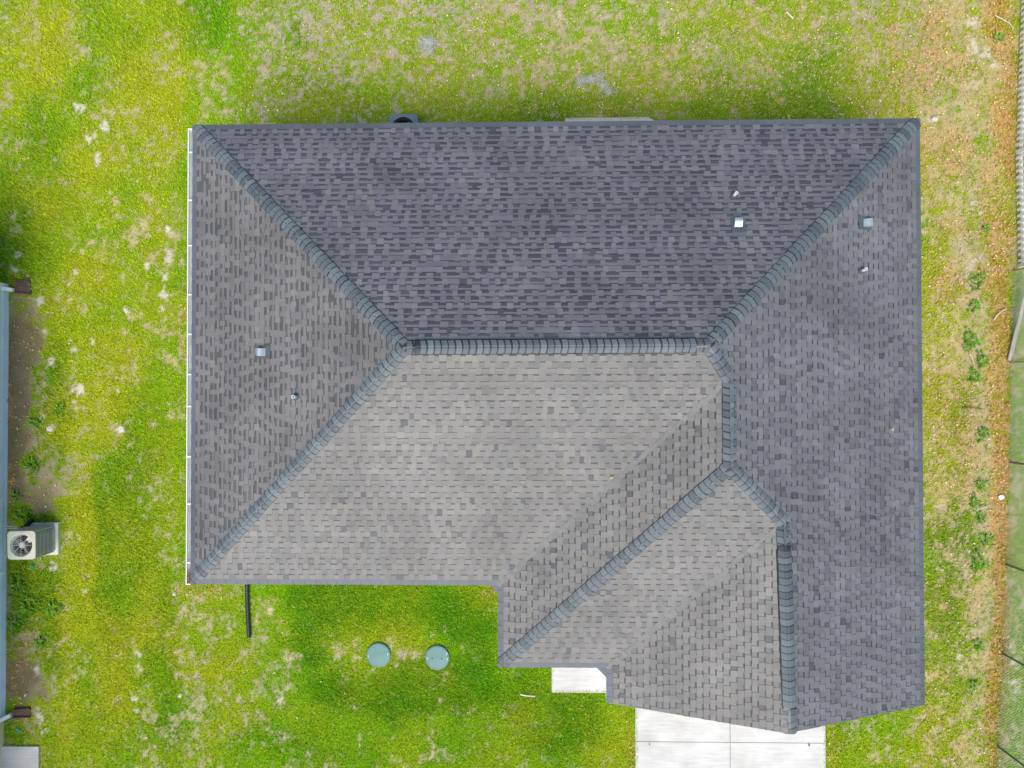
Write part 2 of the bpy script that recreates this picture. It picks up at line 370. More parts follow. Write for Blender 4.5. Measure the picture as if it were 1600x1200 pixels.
def maps(X, Y):
    U, V = px_of(X, Y)
    n1 = fbm(X, Y, 0.55, 3, 4); n2 = fbm(X, Y, 2.2, 21, 4); n3 = fbm(X, Y, 6.0, 40, 3)
    bare = blob(X, Y, BARE); lush = blob(X, Y, LUSH); yell = blob(X, Y, YELL)
    lit = blob(X, Y, LITTER); sand = blob(X, Y, SAND); soil = blob(X, Y, SOIL)
    # thin worn turf behind the house and along the right boundary
    back = step(330, 430, U)*step(215, 170, V)*step(1500, 1400, U)
    right = step(1420, 1460, U)*np.where(V < 425, 1.0, step(1585, 1570, U))
    left = step(300, 270, U)
    thin = 0.09 + 0.03*left + 0.11*back + 0.18*back*step(170, 90, V) + 0.26*right*step(1150, 700, V) + 0.20*right
    thin = np.where((U > 1577) & (V > 425), 0.22, thin)
    front = step(440, 500, U)*step(900, 920, V)*step(1010, 990, U)
    thin = thin - 0.10*front
    n4 = fbm(X, Y, 14.0, 63, 2)
    d = (n2-0.5)*(1.2-.4*back) + (n3-0.5)*1.5 + (n1-0.5)*0.4 + (n4-0.5)*(1.3+.9*back+.5*right)
    dry = step(0.16, 0.92, thin + 0.44*bare - 0.34*lush + d)
    soil = soil*(1-.9*np.clip(lush, 0, 1))
    sand = step(0.36, 0.84, sand*0.72 + (n3-0.5)*1.2 + (n4-0.5)*1.2)*np.clip(sand*2, 0, 1)
    dry = np.maximum(dry, sand)
    dry = np.maximum(dry, .95*step(0.30, 0.62, soil*.85 + (n3-0.5)*1.0 + (n2-0.5)*.5))
    lushv = np.clip(lush*1.05 - 0.05 + (n1-0.5)*0.6 + 0.22*front + (n2-0.5)*0.7, 0, 1)
    yel = np.clip(yell*0.75 + (fbm(X, Y, 0.9, 77, 4)-0.5)*1.2 + 0.22 + 0.22*left + 0.35*right + 0.15*back, 0, 1)
    return U, V, dry, lushv, yel, lit, sand, soil, back, right, n1, n2, n3

def mixc(a, b, t):
    return a*(1-t[..., None]) + b*t[..., None]
C = lambda *c: np.array(c, dtype=np.float64)

# ------------------------------------------------------------------ ground sheet
def axis(lo, hi, s, far):
    a = np.arange(lo, hi+s/2, s)
    o1 = lo - np.array([60, 30, 14, 6, 2.5, 1.0, 0.4])*far; o2 = hi + np.array([0.4, 1.0, 2.5, 6, 14, 30, 60])*far
    return np.concatenate([o1, a, o2])
gx = axis(-17.6, 17.6, 0.055, 3); gy = axis(-14.2, 14.2, 0.055, 3)
GX, GY = np.meshgrid(gx, gy)
U, V, dry, lushv, yel, lit, sand, soil, back, right, n1, n2, n3 = maps(GX, GY)
green = mixc(np.broadcast_to(C(.150, .270, .006), GX.shape+(3,)), C(.055, .165, .003), lushv)
green = mixc(green, C(.320, .310, .014), yel*0.7)
earth = mixc(np.broadcast_to(C(.40, .34, .17), GX.shape+(3,)), C(.34, .305, .22), np.clip(0.2 + 0.7*back + (n1-.5)*1.6, 0, 1))
earth = mixc(earth, C(.44, .34, .14), right*np.clip(.3+(n2-.5)*2, 0, 1))
earth = mixc(earth, C(.16, .125, .075), np.clip(soil*1.2, 0, 1)*0.9)
earth = mixc(earth, C(.54, .51, .42), sand*.8)
earth = earth*(0.78 + 0.44*n3[..., None])
gcol = mixc(green, earth, dry)
gcol = mixc(gcol, C(.46, .26, .07), np.clip(lit*0.9, 0, 0.8)*np.clip(n3*2-.35, 0, 1))
gz = 0.010*(n2-0.5) + 0.06*(n1-0.5)*step(0, 1, np.clip((np.abs(GX)-9.4)/2, 0, 1))*0.2
far_ = step(0, 1.5, np.maximum(np.abs(GX)-16.2, np.abs(GY)-12.8))
gcol = mixc(gcol, C(.17, .27, .03), far_)
nyv, nxv = GX.shape
verts = np.stack([GX.ravel(), GY.ravel(), gz.ravel()-0.004], 1)
ii = (np.arange(nyv-1)[:, None]*nxv + np.arange(nxv-1)[None, :]).ravel()
tris = np.concatenate([np.stack([ii, ii+1, ii+nxv+1], 1), np.stack([ii, ii+nxv+1, ii+nxv], 1)])
M_GROUND = tint_mat("lawn_ground", rough=0.95, spec=0.05, grain=0.35, gscale=38, big=0.06, bigscale=3, bump=0.7)
ground = raw_mesh("ground", verts, tris, gcol.reshape(-1, 3), M_GROUND)
tag(ground, "patchy lawn ground with bare tan soil around the grey roofed house", "lawn", kind="structure")

# ------------------------------------------------------------------ house geometry
HE = 2.6
hx0, hx1, hy0, hy1, wa, wb, gc, gd = -7.8244, 9.1874, -4.5156, 6.3119, -0.6045, -6.4087, 1.9146, -7.2077
sb, sf, sl, sr, sw, swf, sg = 0.3395, 0.3418, 0.3423, 0.3364, 0.3373, 0.3395, 0.3389
PL = dict(back=(0, -sb, HE+sb*hy1), front=(0, sf, HE-sf*hy0), left=(sl, 0, HE-sl*hx0), right=(-sr, 0, HE+sr*hx1),
          wing=(sw, 0, HE-sw*wa), wingfront=(0, swf, HE-swf*wb), garage=(sg, 0, HE-sg*gc))
def xy(u, v, z):
    p = at(u, v, z); return (p.x, p.y)
TL = (hx0, hy1); TR = (hx1, hy1); BL = (hx0, hy0); I1 = (wa, hy0); W1 = (wa, wb); I2 = (gc, wb); GL = (gc, gd); GR = (hx1, gd)
R0 = xy(632, 543, 4.44); R1 = xy(1108, 540, 4.44); H1 = xy(1140, 592, 4.25); V1 = xy(1141, 730, 4.25); H2 = xy(1224, 815, 3.83); GA = xy(1235, 1146, 3.83)
SLOPES = [  # plane, polygon, direction up the slope, eave line value, identity
    ('back', [TR, TL, R0, R1], (0, -1), hy1, 1), ('front', [BL, I1, H1, R1, R0], (0, 1), hy0, 2), ('left', [TL, BL, R0], (1, 0), hx0, 3),
    ('wing', [I1, W1, V1, H1], (1, 0), wa, 4), ('wingfront', [W1, I2, H2, V1], (0, 1), wb, 5), ('garage', [I2, GL, GA, H2], (1, 0), gc, 6),
    ('right', [TR, R1, H1, (hx1, H1[1])], (-1, 0), hx1, 7), ('right', [(hx1, H1[1]), H1, V1, (hx1, V1[1])], (-1, 0), hx1, 7),
    ('right', [(hx1, V1[1]), V1, H2, (hx1, H2[1])], (-1, 0), hx1, 7), ('right', [(hx1, H2[1]), H2, GA, GR], (-1, 0), hx1, 7)]

def clip(poly, cp):
    """Sutherland-Hodgman in plan of a 3-D polygon against a convex counter-clockwise polygon"""
    out = poly
    n = len(cp)
    for i in range(n):
        ax, ay = cp[i]; bx, by = cp[(i+1) % n]
        ex, ey = bx-ax, by-ay
        inp, out = out, []
        if not inp: return []
        for j in range(len(inp)):
            p, q = inp[j-1], inp[j]
            dp = ex*(p[1]-ay) - ey*(p[0]-ax); dq = ex*(q[1]-ay) - ey*(q[0]-ax)
            if dq >= 0:
                if dp < 0:
                    t = dp/(dp-dq); out.append(tuple(p[k]+(q[k]-p[k])*t for k in range(3)))
                out.append(q)
            elif dp >= 0:
                t = dp/(dp-dq); out.append(tuple(p[k]+(q[k]-p[k])*t for k in range(3)))
    return out
def ccw(poly):
    a = sum(poly[i-1][0]*poly[i][1] - poly[i][0]*poly[i-1][1] for i in range(len(poly)))
    return poly if a > 0 else poly[::-1]

house = thing("house", "single storey house with a large grey shingled hip roof in the middle of the lawn", "house", (0, 0, 0))

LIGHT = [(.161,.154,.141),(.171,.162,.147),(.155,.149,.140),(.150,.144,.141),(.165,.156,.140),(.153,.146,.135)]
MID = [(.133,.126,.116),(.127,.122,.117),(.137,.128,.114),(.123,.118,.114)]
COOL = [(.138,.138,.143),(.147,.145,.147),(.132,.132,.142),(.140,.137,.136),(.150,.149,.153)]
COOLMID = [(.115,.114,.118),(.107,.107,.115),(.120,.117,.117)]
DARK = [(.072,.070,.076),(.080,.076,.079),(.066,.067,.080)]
SHADELIGHT = [(.134,.132,.144),(.144,.141,.150),(.124,.124,.142),(.138,.134,.142),(.118,.118,.136)]
SHADEDARK = [(.052,.053,.066),(.058,.058,.070),(.047,.049,.064),(.065,.064,.074)]
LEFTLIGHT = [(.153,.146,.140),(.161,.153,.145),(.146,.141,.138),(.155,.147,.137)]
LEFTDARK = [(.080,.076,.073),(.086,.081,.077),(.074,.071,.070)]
BLUE = (.098,.108,.126)
roof = MB()
def jit(c, r, k=0.07):
    f = 1 + r.uniform(-k, k)
    return (c[0]*f, c[1]*f, c[2]*f)
def shingle_slope(key, poly, up, eave, ident):
    a, b, c0 = PL[key]
    cp = ccw(poly)
    E = 0.135                                   # exposure in plan
    ux, uy = up
    sx, sy = uy, ux                             # along the eave
    vs = [(p[0]*ux + p[1]*uy) for p in cp]; ss = [(p[0]*sx + p[1]*sy) for p in cp]
    e0 = eave*(ux+uy)
    s0, s1 = -9.5, 10.5
    smin, smax = min(ss), max(ss)
    def P(s, v, dz):
        x = sx*s + ux*v; y = sy*s + uy*v
        return (x, y, a*x + b*y + c0 + dz)
    rows = int((max(vs)-e0)/E) + 2
    for i in range(rows):
        r = random.Random(ident*1000+i)
        va = e0 + i*E - (0.03 if i == 0 else 0); vb = e0 + (i+1)*E
        wob = r.uniform(-.004, .004)
        s = s0 + r.uniform(0, .3)
        tooth = r.random() < .5
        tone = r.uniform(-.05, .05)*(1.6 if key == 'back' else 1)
        PL_, PM_, PD_ = (SHADELIGHT, SHADELIGHT, SHADEDARK) if key == 'back' else (LEFTLIGHT, LEFTLIGHT, LEFTDARK) if key == 'left' else (COOL, COOLMID, DARK) if key == 'right' else (LIGHT, MID, DARK)  # slope palettes carry sun and shade in the colour; rear darkest and bluest
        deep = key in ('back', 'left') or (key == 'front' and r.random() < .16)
        while s < s1:
            if tooth: w = r.choice((.105, .115, .125, .135, .15, .17))
            else: w = r.choice((.095, .11, .12, .135, .155)) + (r.choice((0, .02, .04, .05, .16)) if deep else 0)
            e = s + w
            if e > smin - .01 and s < smax + .01:
                q = r.random()
                if i == 0: col = jit(BLUE, r, .05)
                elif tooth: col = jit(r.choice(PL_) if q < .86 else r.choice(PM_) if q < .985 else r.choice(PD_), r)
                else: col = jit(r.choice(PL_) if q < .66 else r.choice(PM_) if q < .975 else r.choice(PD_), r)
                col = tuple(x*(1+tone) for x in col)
                hb = .017 if tooth else .008; hu = .005 if tooth else .002
                band = 0 if (tooth or i == 0) else r.uniform(.10, .16)*E if deep else r.uniform(.16, .26)*E
                lo = va + (wob if i else 0) + (r.uniform(-.003, .003) if i else 0)
                quads = [([P(s, lo, hb), P(e, lo, hb), P(e, vb-band, hu+(hb-hu)*band/E), P(s, vb-band, hu+(hb-hu)*band/E)], col)]
                if band and deep and r.random() < .90:
                    # backer strip with its dark granule band along the lower edge, widened to paint in slope shade
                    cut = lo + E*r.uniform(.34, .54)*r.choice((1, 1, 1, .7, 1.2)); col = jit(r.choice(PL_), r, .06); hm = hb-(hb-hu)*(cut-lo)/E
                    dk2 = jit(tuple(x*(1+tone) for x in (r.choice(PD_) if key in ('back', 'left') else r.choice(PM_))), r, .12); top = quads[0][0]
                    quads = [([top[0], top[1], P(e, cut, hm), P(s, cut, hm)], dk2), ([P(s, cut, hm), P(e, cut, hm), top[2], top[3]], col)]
                if band:
                    dk = tuple(x*.50 for x in r.choice(DARK))
                    quads.append(([P(s, vb-band, hu+(hb-hu)*band/E), P(e, vb-band, hu+(hb-hu)*band/E), P(e, vb, hu), P(s, vb, hu)], dk))
                quads.append(([P(s, lo, -.02), P(e, lo, -.02), P(e, lo+.0015, hb), P(s, lo+.0015, hb)], tuple(x*.7 for x in col)))
                if tooth:
                    for q0 in (s, e):
                        k = .001 if q0 == s else -.001
                        quads.append(([P(q0, lo, -.01), P(q0+k, lo, hb), P(q0+k, vb, hu), P(q0, vb, -.01)], tuple(x*.7 for x in col)))
                for (pg, cl) in quads:
                    inside = clip(pg, cp)
                    if len(inside) >= 3:
                        roof.add(inside, [tuple(range(len(inside)))], cl)
            s = e; tooth = not tooth
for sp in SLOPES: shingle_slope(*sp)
# little shingled infills where the valleys run out over the inner corners
for (p, k) in ((I1, .20), (I2, .24)):
    z = HE + .004
    roof.add([(p[0]-k, p[1]+.01, z), (p[0]+.01, p[1]-k, z), (p[0]+.01, p[1]+.01, z)], [(0, 1, 2)], BLUE)
def valley(P, Q, ka, kb, seed):
    r = random.Random(seed)
    A, B = Vector(P), Vector(Q); t = (B-A).normalized(); L = (B-A).length; nrm = Vector((-t.y, t.x))
    def zz(p): return max(PL[k][0]*p.x + PL[k][1]*p.y + PL[k][2] for k in (ka, kb))
    s = .0
    while s < L-.16:
        ln = r.uniform(.09, .17); wl, wr = r.uniform(.03, .08), r.uniform(.03, .10)
        c = A+t*s; e_ = A+t*min(s+ln, L)
        pts = []
        for q in (c - nrm*wr, e_ - nrm*wr, e_ + nrm*wl, c + nrm*wl):
            pts.append((q.x, q.y, zz(q)+.013))
        col = jit((.138,.134,.129), r, .09)
        roof.add([pts[0], pts[1], pts[2], pts[3]], [(0, 1, 2, 3)], col)
        s += ln
valley(I1, H1, 'front', 'wing', 31)
valley(I2, H2, 'wingfront', 'garage', 32)
roof_o = roof.build("roof", M_SHINGLE, house)
tag(roof_o, "grey laminated shingle roof of hips, valleys and one front gable")

# roof deck under the shingles and eave trim
deck = MB()
for (key, poly, up, eave, ident) in SLOPES:
    a, b, c0 = PL[key]
    cp = ccw(poly)
    pts = [(p[0], p[1], a*p[0]+b*p[1]+c0-.03) for p in cp]
    deck.add(pts, [tuple(range(len(pts)))])
FOOT = [TL, BL, I1, W1, I2, GL, GR, TR]
deck.build("roof_deck", M_FLASH, roof_o)
fascia = MB()
for i in range(len(FOOT)):
    p, q = Vector(FOOT[i]), Vector(FOOT[(i+1) % len(FOOT)])
    d = (q-p).normalized(); n = Vector((d.y, -d.x))
    if (i, i) == (5, 5):       # gable front: raked boards
        zr = 3.80
        g = Vector((GA[0], GA[1]))
        for (s, e, zs, ze) in ((p, g, HE, zr), (g, q, zr, HE)):
            i0 = s; i1 = e
            fascia.add([(i0.x, i0.y+.015, zs-.20), (i1.x, i1.y+.015, ze-.20), (i1.x, i1.y+.015, ze-.012), (i0.x, i0.y+.015, zs-.012),
                        (i0.x, i0.y-.012, zs-.20), (i1.x, i1.y-.012, ze-.20), (i1.x, i1.y-.012, ze-.012), (i0.x, i0.y-.012, zs-.012)],
                       [(3,2,1,0),(4,5,6,7),(0,1,5,4),(1,2,6,5),(2,3,7,6),(3,0,4,7)])
        continue
    a0 = p - n*.028 + d*.03; b0 = q - n*.028 - d*.03; a1 = p - n*.006 + d*.03; b1 = q - n*.006 - d*.03
    fascia.add([(a0.x,a0.y,HE-.19),(b0.x,b0.y,HE-.19),(b1.x,b1.y,HE-.19),(a1.x,a1.y,HE-.19),(a0.x,a0.y,HE-.02),(b0.x,b0.y,HE-.02),(b1.x,b1.y,HE-.02),(a1.x,a1.y,HE-.02)],
               [(3,2,1,0),(4,5,6,7),(0,1,5,4),(1,2,6,5),(2,3,7,6),(3,0,4,7)])
fascia.build("fascia", M_WHITE, house)
o = .42
WALL = [(hx0+o, hy1-o), (hx0+o, hy0+o), (wa+o, hy0+o), (wa+o, wb+o), (gc+o, wb+o), (gc+o, gd+.35), (hx1-o, gd+.35), (hx1-o, hy1-o)]
wall = MB()
for i in range(len(WALL)):
    p, q = WALL[i], WALL[(i+1) % len(WALL)]
    wall.add([(p[0],p[1],-.1),(q[0],q[1],-.1),(q[0],q[1],2.46),(p[0],p[1],2.46)], [(0,1,2,3)])
wall.add([(gc+o, gd+.35, 2.46), (hx1-o, gd+.35, 2.46), (GA[0], gd+.35, 3.62)], [(0,1,2)])
wall.build("wall", M_STUCCO, house)
gdoor = MB()
gxa, gxb, gyd = 3.25, 8.0, gd+.35
for k in range(4):
    gdoor.box(gxa, gyd-.03, .03+.53*k, gxb, gyd+.02, .03+.53*k+.515, b=.008)
gdoor.build("garage_door", M_SOFFIT, house)
sof = MB()
for i in range(len(FOOT)):
    j = (i+1) % len(FOOT)
    p, q, r_, s_ = FOOT[i], FOOT[j], WALL[j], WALL[i]
    sof.add([(p[0],p[1],HE-.17),(q[0],q[1],HE-.17),(r_[0],r_[1],HE-.15),(s_[0],s_[1],HE-.15)], [(0,1,2,3)])
sof.build("soffit", M_SOFFIT, house)

# ridge and hip caps: overlapping bent shingles
CAPS = [(.096,.118,.130),(.110,.134,.144),(.084,.102,.114),(.122,.146,.154),(.072,.088,.100),(.102,.120,.134)]
def zpl(k, x, y):
    a, b, c0 = PL[k]; return a*x + b*y + c0
def normal(k):
    a, b, c0 = PL[k]; return Vector((-a, -b, 1)).normalized()
def cap_line(name, P, Q, kl, kr, w=.148, lift=.012, box=None, seed=0, exposure=.142, s_end=0.0, vent=None):
    """P is the lower / exposed end; each piece overlaps the one before it"""
    r = random.Random(seed)
    A = Vector((P[0], P[1], (zpl(kl, *P)+zpl(kr, *P))/2)); B = Vector((Q[0], Q[1], (zpl(kl, *Q)+zpl(kr, *Q))/2))
    t = (B-A).normalized(); L = (B-A).length
    side = Vector((-t.y, t.x, 0)).normalized()
    mid = (A+B)/2 + side*.3
    if zpl(kl, mid.x, mid.y) > zpl(kr, mid.x, mid.y): kl, kr = kr, kl
    nl, nr = normal(kl), normal(kr)
    dl = nl.cross(t); dr = nr.cross(t)
    if dl.dot(side) < 0: dl = -dl
    if dr.dot(-side) < 0: dr = -dr
    m = MB()
    cp = [(box[0], box[1]), (box[2], box[1]), (box[2], box[3]), (box[0], box[3])] if box else None
    def put(pts, faces, c):
        for f in faces:
            pg = [tuple(pts[i]) for i in f]
            if cp: pg = clip(pg, cp)
            if len(pg) >= 3: m.add(pg, [tuple(range(len(pg)))], c)
    n = max(1, int((L-s_end)/exposure)); ex = (L-s_end)/n
    up = (nl+nr).normalized()
    for i in range(n):
        s0 = i*ex + (r.uniform(-.006, .006) if i else -.0); s1 = (i+1)*ex + .06
        h0 = lift + .026; h1 = lift + .006
        if vent and vent[0] < i*ex < vent[1]: h0 += .03; h1 += .03
        col = jit(r.choice(CAPS), r, .08)
        k = r.uniform(-.006, .006); sk = r.uniform(-.008, .008)
        prof = [(dl, w), (dl, w*.55), (dl, w*.2), (None, 0), (dr, w*.2), (dr, w*.55), (dr, w)]
        top0, topm, top1 = [], [], []
        sm = (i+1)*ex - r.uniform(.026, .038)
        for (d, ww) in prof:
            drop = .020 if d is None else .007 if ww < w*.3 else 0
            arc = .028*(1-(ww/w)**2)                    # the exposed edge bows downhill
            for (lst, s, h) in ((top0, s0 + sk*(1 if d is dl else -1)*ww/w - arc, h0), (topm, sm - arc, h1+(h0-h1)*.25), (top1, s1, h1)):
                p = A + t*min(s, L-.005) + up*(h-drop)
                if d is not None: p = p + d*(ww+k)
                lst.append(p)
        N = len(prof)
        put(top0+topm, [(j, j+1, N+j+1, N+j) for j in range(N-1)], col)
        put(topm+top1, [(j, j+1, N+j+1, N+j) for j in range(N-1)], (.018, .021, .025))  # dark strip paints the shade line under the next cap's edge
        skirt = [p - up*(h0-.004) for p in top0]
        put(top0+skirt, [(j, N+j, N+j+1, j+1) for j in range(N-1)], tuple(x*.55 for x in col))
        for (j0) in (0, N-1):
            q = [top0[j0], top1[j0], top1[j0]-up*h1, top0[j0]-up*h0]
            put(q, [(0,1,2,3)], tuple(x*.6 for x in col))
    return m.build(name, M_CAP, roof_o)
BIG = (hx0, hy0, hx1, hy1)
cap_line("hip_cap", TL, R0, 'left', 'back', seed=1, box=BIG)
cap_line("hip_cap", BL, R0, 'left', 'front', seed=2, box=BIG)
cap_line("hip_cap", TR, R1, 'right', 'back', seed=3, box=BIG)
cap_line("hip_cap", H1, R1, 'right', 'front', seed=4)
cap_line("ridge_cap", R1, R0, 'front', 'back', seed=5, vent=(.25, 5.9))
cap_line("ridge_cap", V1, H1, 'right', 'wing', seed=6)
cap_line("hip_cap", W1, V1, 'wing', 'wingfront', seed=7, box=(wa, wb, hx1, hy1))
cap_line("hip_cap", H2, V1, 'right', 'wingfront', seed=8)
cap_line("ridge_cap", GA, H2, 'right', 'garage', seed=9, vent=(.5, 3.75), box=(gc, gd-.02, hx1, hy1))
def ridge_vent(P, Q, kl, kr, a, b, w=.148):
    A = Vector((P[0], P[1], (zpl(kl, *P)+zpl(kr, *P))/2)); B = Vector((Q[0], Q[1], (zpl(kl, *Q)+zpl(kr, *Q))/2))
    t = (B-A).normalized(); side = Vector((-t.y, t.x, 0)).normalized(); mid = (A+B)/2 + side*.3
    if zpl(kl, mid.x, mid.y) > zpl(kr, mid.x, mid.y): kl, kr = kr, kl
    nl, nr = normal(kl), normal(kr)
    dl = nl.cross(t); dr = nr.cross(t); side = Vector((-t.y, t.x, 0))
    if dl.dot(side) < 0: dl = -dl
    if dr.dot(-side) < 0: dr = -dr
    m = MB(); up = (nl+nr).normalized()
    s0, s1 = A+t*a, A+t*b
    W = w+.014
    for d in (dl, dr):
        m.add([s0+d*W+up*.0, s1+d*W+up*.0, s1+d*W+up*.036, s0+d*W+up*.036, s0+up*.018, s1+up*.018], [(0,1,2,3),(3,2,5,4)])
    m.build("ridge_vent", M_VENTBLACK, roof_o)
ridge_vent(R1, R0, 'front', 'back', .25, 6.0)
ridge_vent(GA, H2, 'right', 'garage', .5, 3.85)

# gutter on the left eave
gut = MB()
gx0, gx1 = hx0-.135, hx0-.012
ya, yb_ = hy0-.02, hy1-.08
z0 = HE-.15
prof = [(gx1, HE-.03), (gx1, z0), (gx0+.03, z0), (gx0+.012, z0+.06), (gx0, z0+.075), (gx0, HE-.035), (gx0+.022, HE-.035), (gx0+.022, HE-.05), (gx0+.014, z0+.075), (gx0+.034, z0+.012), (gx1-.006, z0+.008), (gx1-.006, HE-.03)]
n_ = len(prof)
gut.add([(x, ya, z) for x, z in prof] + [(x, yb_, z) for x, z in prof], [(i, (i+1) % n_, n_+(i+1) % n_, n_+i) for i in range(n_)])
for yy in (ya, yb_):
    gut.box(gx0, yy-.012, z0, gx1, yy+.012, HE-.03)
gutter = gut.build("gutter", M_WHITE, house)
tr = MB(); tr.box(gx0+.036, ya+.02, z0+.0125, gx1-.008, yb_-.02, z0+.0165)
tr.build("gutter_floor", M_TROUGH, gutter)
for v in (237, 312, 383, 460, 522, 585, 635, 714, 788, 880):
    y = at(296, v, HE).y
    hb = MB(); hb.box(gx0+.012, y-.016, HE-.048, gx1+.012, y+.016, HE-.030, b=.004)
    hb.build("gutter_hanger", M_WHITE, gutter)
ds = MB()
ds.tube([(gx0+.07, ya+.1, z0), (gx0+.07, ya+.1, z0-.12), (hx0+.36, ya+.2, z0-.45), (hx0+.36, ya+.2, .05)], .035, 8)
ds.build("downspout", M_WHITE, gutter)

# roof penetrations
def exhaust_vent(u, v, key, axis_):
    z = 3.0
    for _ in range(6):
        p = at(u, v, z); z = zpl(key, p.x, p.y) + .10
    a, b, c0 = PL[key]
    nz = Vector((-a, -b, 1)).normalized()
    down = Vector((a, b, 0)); down = Vector((-down.x, -down.y, 0)).normalized()
    down = (down - nz*down.dot(nz)).normalized(); sd_ = nz.cross(down)
    base = Vector((p.x, p.y, zpl(key, p.x, p.y)))
    M = Matrix((( sd_.x, down.x, nz.x, base.x), (sd_.y, down.y, nz.y, base.y), (sd_.z, down.z, nz.z, base.z), (0,0,0,1)))
    fl = MB(); fl.box(-.15, -.22, .014, .15, .13, .024, M)
    f_o = fl.build("vent_flashing", M_FLASH, house)
    hd = MB()
    # hood with a curved top, open towards the eave
    N = 7; w = .085
    top = []
    for i in range(N):
        t = i/(N-1); yy = -.09 + .18*t; zz = .024 + .10*math.sin(min(1, t*1.25)*math.pi/2) - (.012*max(0, t-.8)/.2)
        top.append((yy, zz))
    pts = [M @ Vector((-w, y, z_)) for y, z_ in top] + [M @ Vector((w, y, z_)) for y, z_ in top]
    fs = [(i, i+1, N+i+1, N+i) for i in range(N-1)]
    hd.add(pts, fs)
    for sgn in (-1, 1):
        pp = [M @ Vector((sgn*w, y, z_)) for y, z_ in top] + [M @ Vector((sgn*w, .09, .024))]
        hd.add(pp, [tuple(range(N+1))])
    hd.box(-w+.004, .062, .024, w-.004, .066, .05, M)
    hd.build("vent_hood", M_GALV, f_o)
    return f_o
tag(exhaust_vent(1155, 348, 'back', 0), "silver hooded vent on the dark rear slope")
tag(exhaust_vent(1357, 347, 'right', 0), "silver hooded vent high on the right slope")
tag(exhaust_vent(408, 550, 'left', 0), "silver hooded vent on the left hip end")
def vent_pipe(u, v, key, h=.2):
    z = 3.0
    for _ in range(6):
        p = at(u, v, z); z = zpl(key, p.x, p.y) + .08
    b_ = Vector((p.x, p.y, zpl(key, p.x, p.y)))
    a, b, c0 = PL[key]
    nz = Vector((-a, -b, 1)).normalized()
    q = nz.to_track_quat('Z', 'Y').to_matrix().to_4x4(); q.translation = b_
    fl = MB(); fl.lathe([(.085, .016), (.085, .022), (.055, .03), (.048, .07)], 20, q)
    fo = fl.build("pipe_boot", M_FLASH, house)
    m = MB()
    T = Matrix.Translation(b_)
    m.lathe([(.034, 0), (.034, h), (.024, h), (.024, h-.12)], 18, T, cap=False)
    m.lathe([(.024, h-.118), (.0245, h-.117)], 18, T)
    m.build("vent_pipe", M_PVC, fo)
    tag(fo, "white plumbing vent pipe with grey boot")
vent_pipe(1148, 304, 'back'); vent_pipe(1349, 422, 'right'); vent_pipe(461, 620, 'left')

# ------------------------------------------------------------------ concrete
def slab(name, polys, z0, z1, material, label, cat):
    m = MB()
    for p in polys:
        n = len(p)
        b = .006
        cx = sum(q[0] for q in p)/n; cy = sum(q[1] for q in p)/n
        ins = [(q[0]+(b if q[0] < cx else -b), q[1]+(b if q[1] < cy else -b)) for q in p]
        m.add([(x, y, z0) for x, y in p] + [(x, y, z1-b) for x, y in p] + [(x, y, z1) for x, y in ins],
              [tuple(2*n+i for i in range(n))] + [(l*n+i, l*n+(i+1) % n, (l+1)*n+(i+1) % n, (l+1)*n+i) for l in (0, 1) for i in range(n)])
    o_ = m.build(name, material)
    return tag(o_, label, cat, kind="structure")
zc = .03
dl_, dm, dr_ = at(993, 1160, zc).x, at(1141, 1160, zc).x, at(1290, 1160, zc).x
dj = at(1140, 1160, zc).y
g = .006
polys = []
for (xa, xb) in ((dl_, dm-g), (dm+g, dr_)):
    polys.append([(xa, dj+g), (xb, dj+g), (xb, gd+.40), (xa, gd+.40)])
    yy = dj-g
    for k in range(3):
        polys.append([(xa, yy-2.55), (xb, yy-2.55), (xb, yy), (xa, yy)]); yy -= 2.55+2*g
polys = [ccw(p) for p in polys]
slab("driveway", polys, -.08, zc, M_CONC, "white broomed concrete driveway with joints in front of the garage gable", "driveway")
w0 = at(862, 1082, zc); w1_ = at(955, 1082, zc)
slab("walkway", [ccw([(w0.x, w0.y), (w1_.x+.3, w0.y), (w1_.x+.3, wb+1.6), (w0.x, wb+1.6)])], -.08, zc, M_CONC, "short white concrete walkway slab beside the front gable", "walkway")
p0 = at(883, 184, zc); p1 = at(1012, 184, zc)
slab("patio", [ccw([(p0.x, p0.y-1.6), (p1.x+.28, p0.y-1.6), (p1.x+.28, p0.y-.15), (p1.x+.02, p0.y), (p0.x, p0.y)])], -.08, zc, M_CONCCREAM, "narrow cream concrete patio strip showing behind the rear eave", "patio")
n0 = at(60, 1167, .06)
slab("neighbour_slab", [ccw([(-16.5, n0.y), (n0.x, n0.y), (n0.x, n0.y-2.5), (-16.5, n0.y-2.5)])], -.06, .06, M_CONCGREY, "grey concrete slab beside the cream wall in the lower left corner", "slab")

# ------------------------------------------------------------------ septic lids
def septic(u, v, label, holes, handles):
    p = at(u, v, .06)
    t = thing("septic_lid", label, "septic lid", (p.x, p.y, 0), 0, "septic tank lids")
    m = MB(); m.lathe([(.335, -.03), (.335, .045), (.325, .058), (.30, .062), (.295, .058), (.02, .066)], 40)
    m.build("lid", M_TEAL, t)
    for (x, y) in handles:
        h = MB(); h.tube([(x, y-.04, .058), (x, y-.035, .078), (x, y+.035, .078), (x, y+.04, .058)], .009, 6)
        h.build("lid_clip", M_PVC, t)
    for (x, y) in holes:
        h = MB(); h.lathe([(.016, .060), (.016, .068)], 10, Matrix.Translation((x, y, 0)))
        h.build("bolt", M_DARKIN, t)
septic(591, 1024, "round teal septic lid without bolts, nearer the black drain pipe", [], [(-.27, -.02), (.27, .04)])
septic(683, 1028, "round teal septic lid with two dark bolts, nearer the house wing", [(-.13, -.01), (.12, -.02)], [(-.27, .0), (.28, -.02), (.27, .13)])

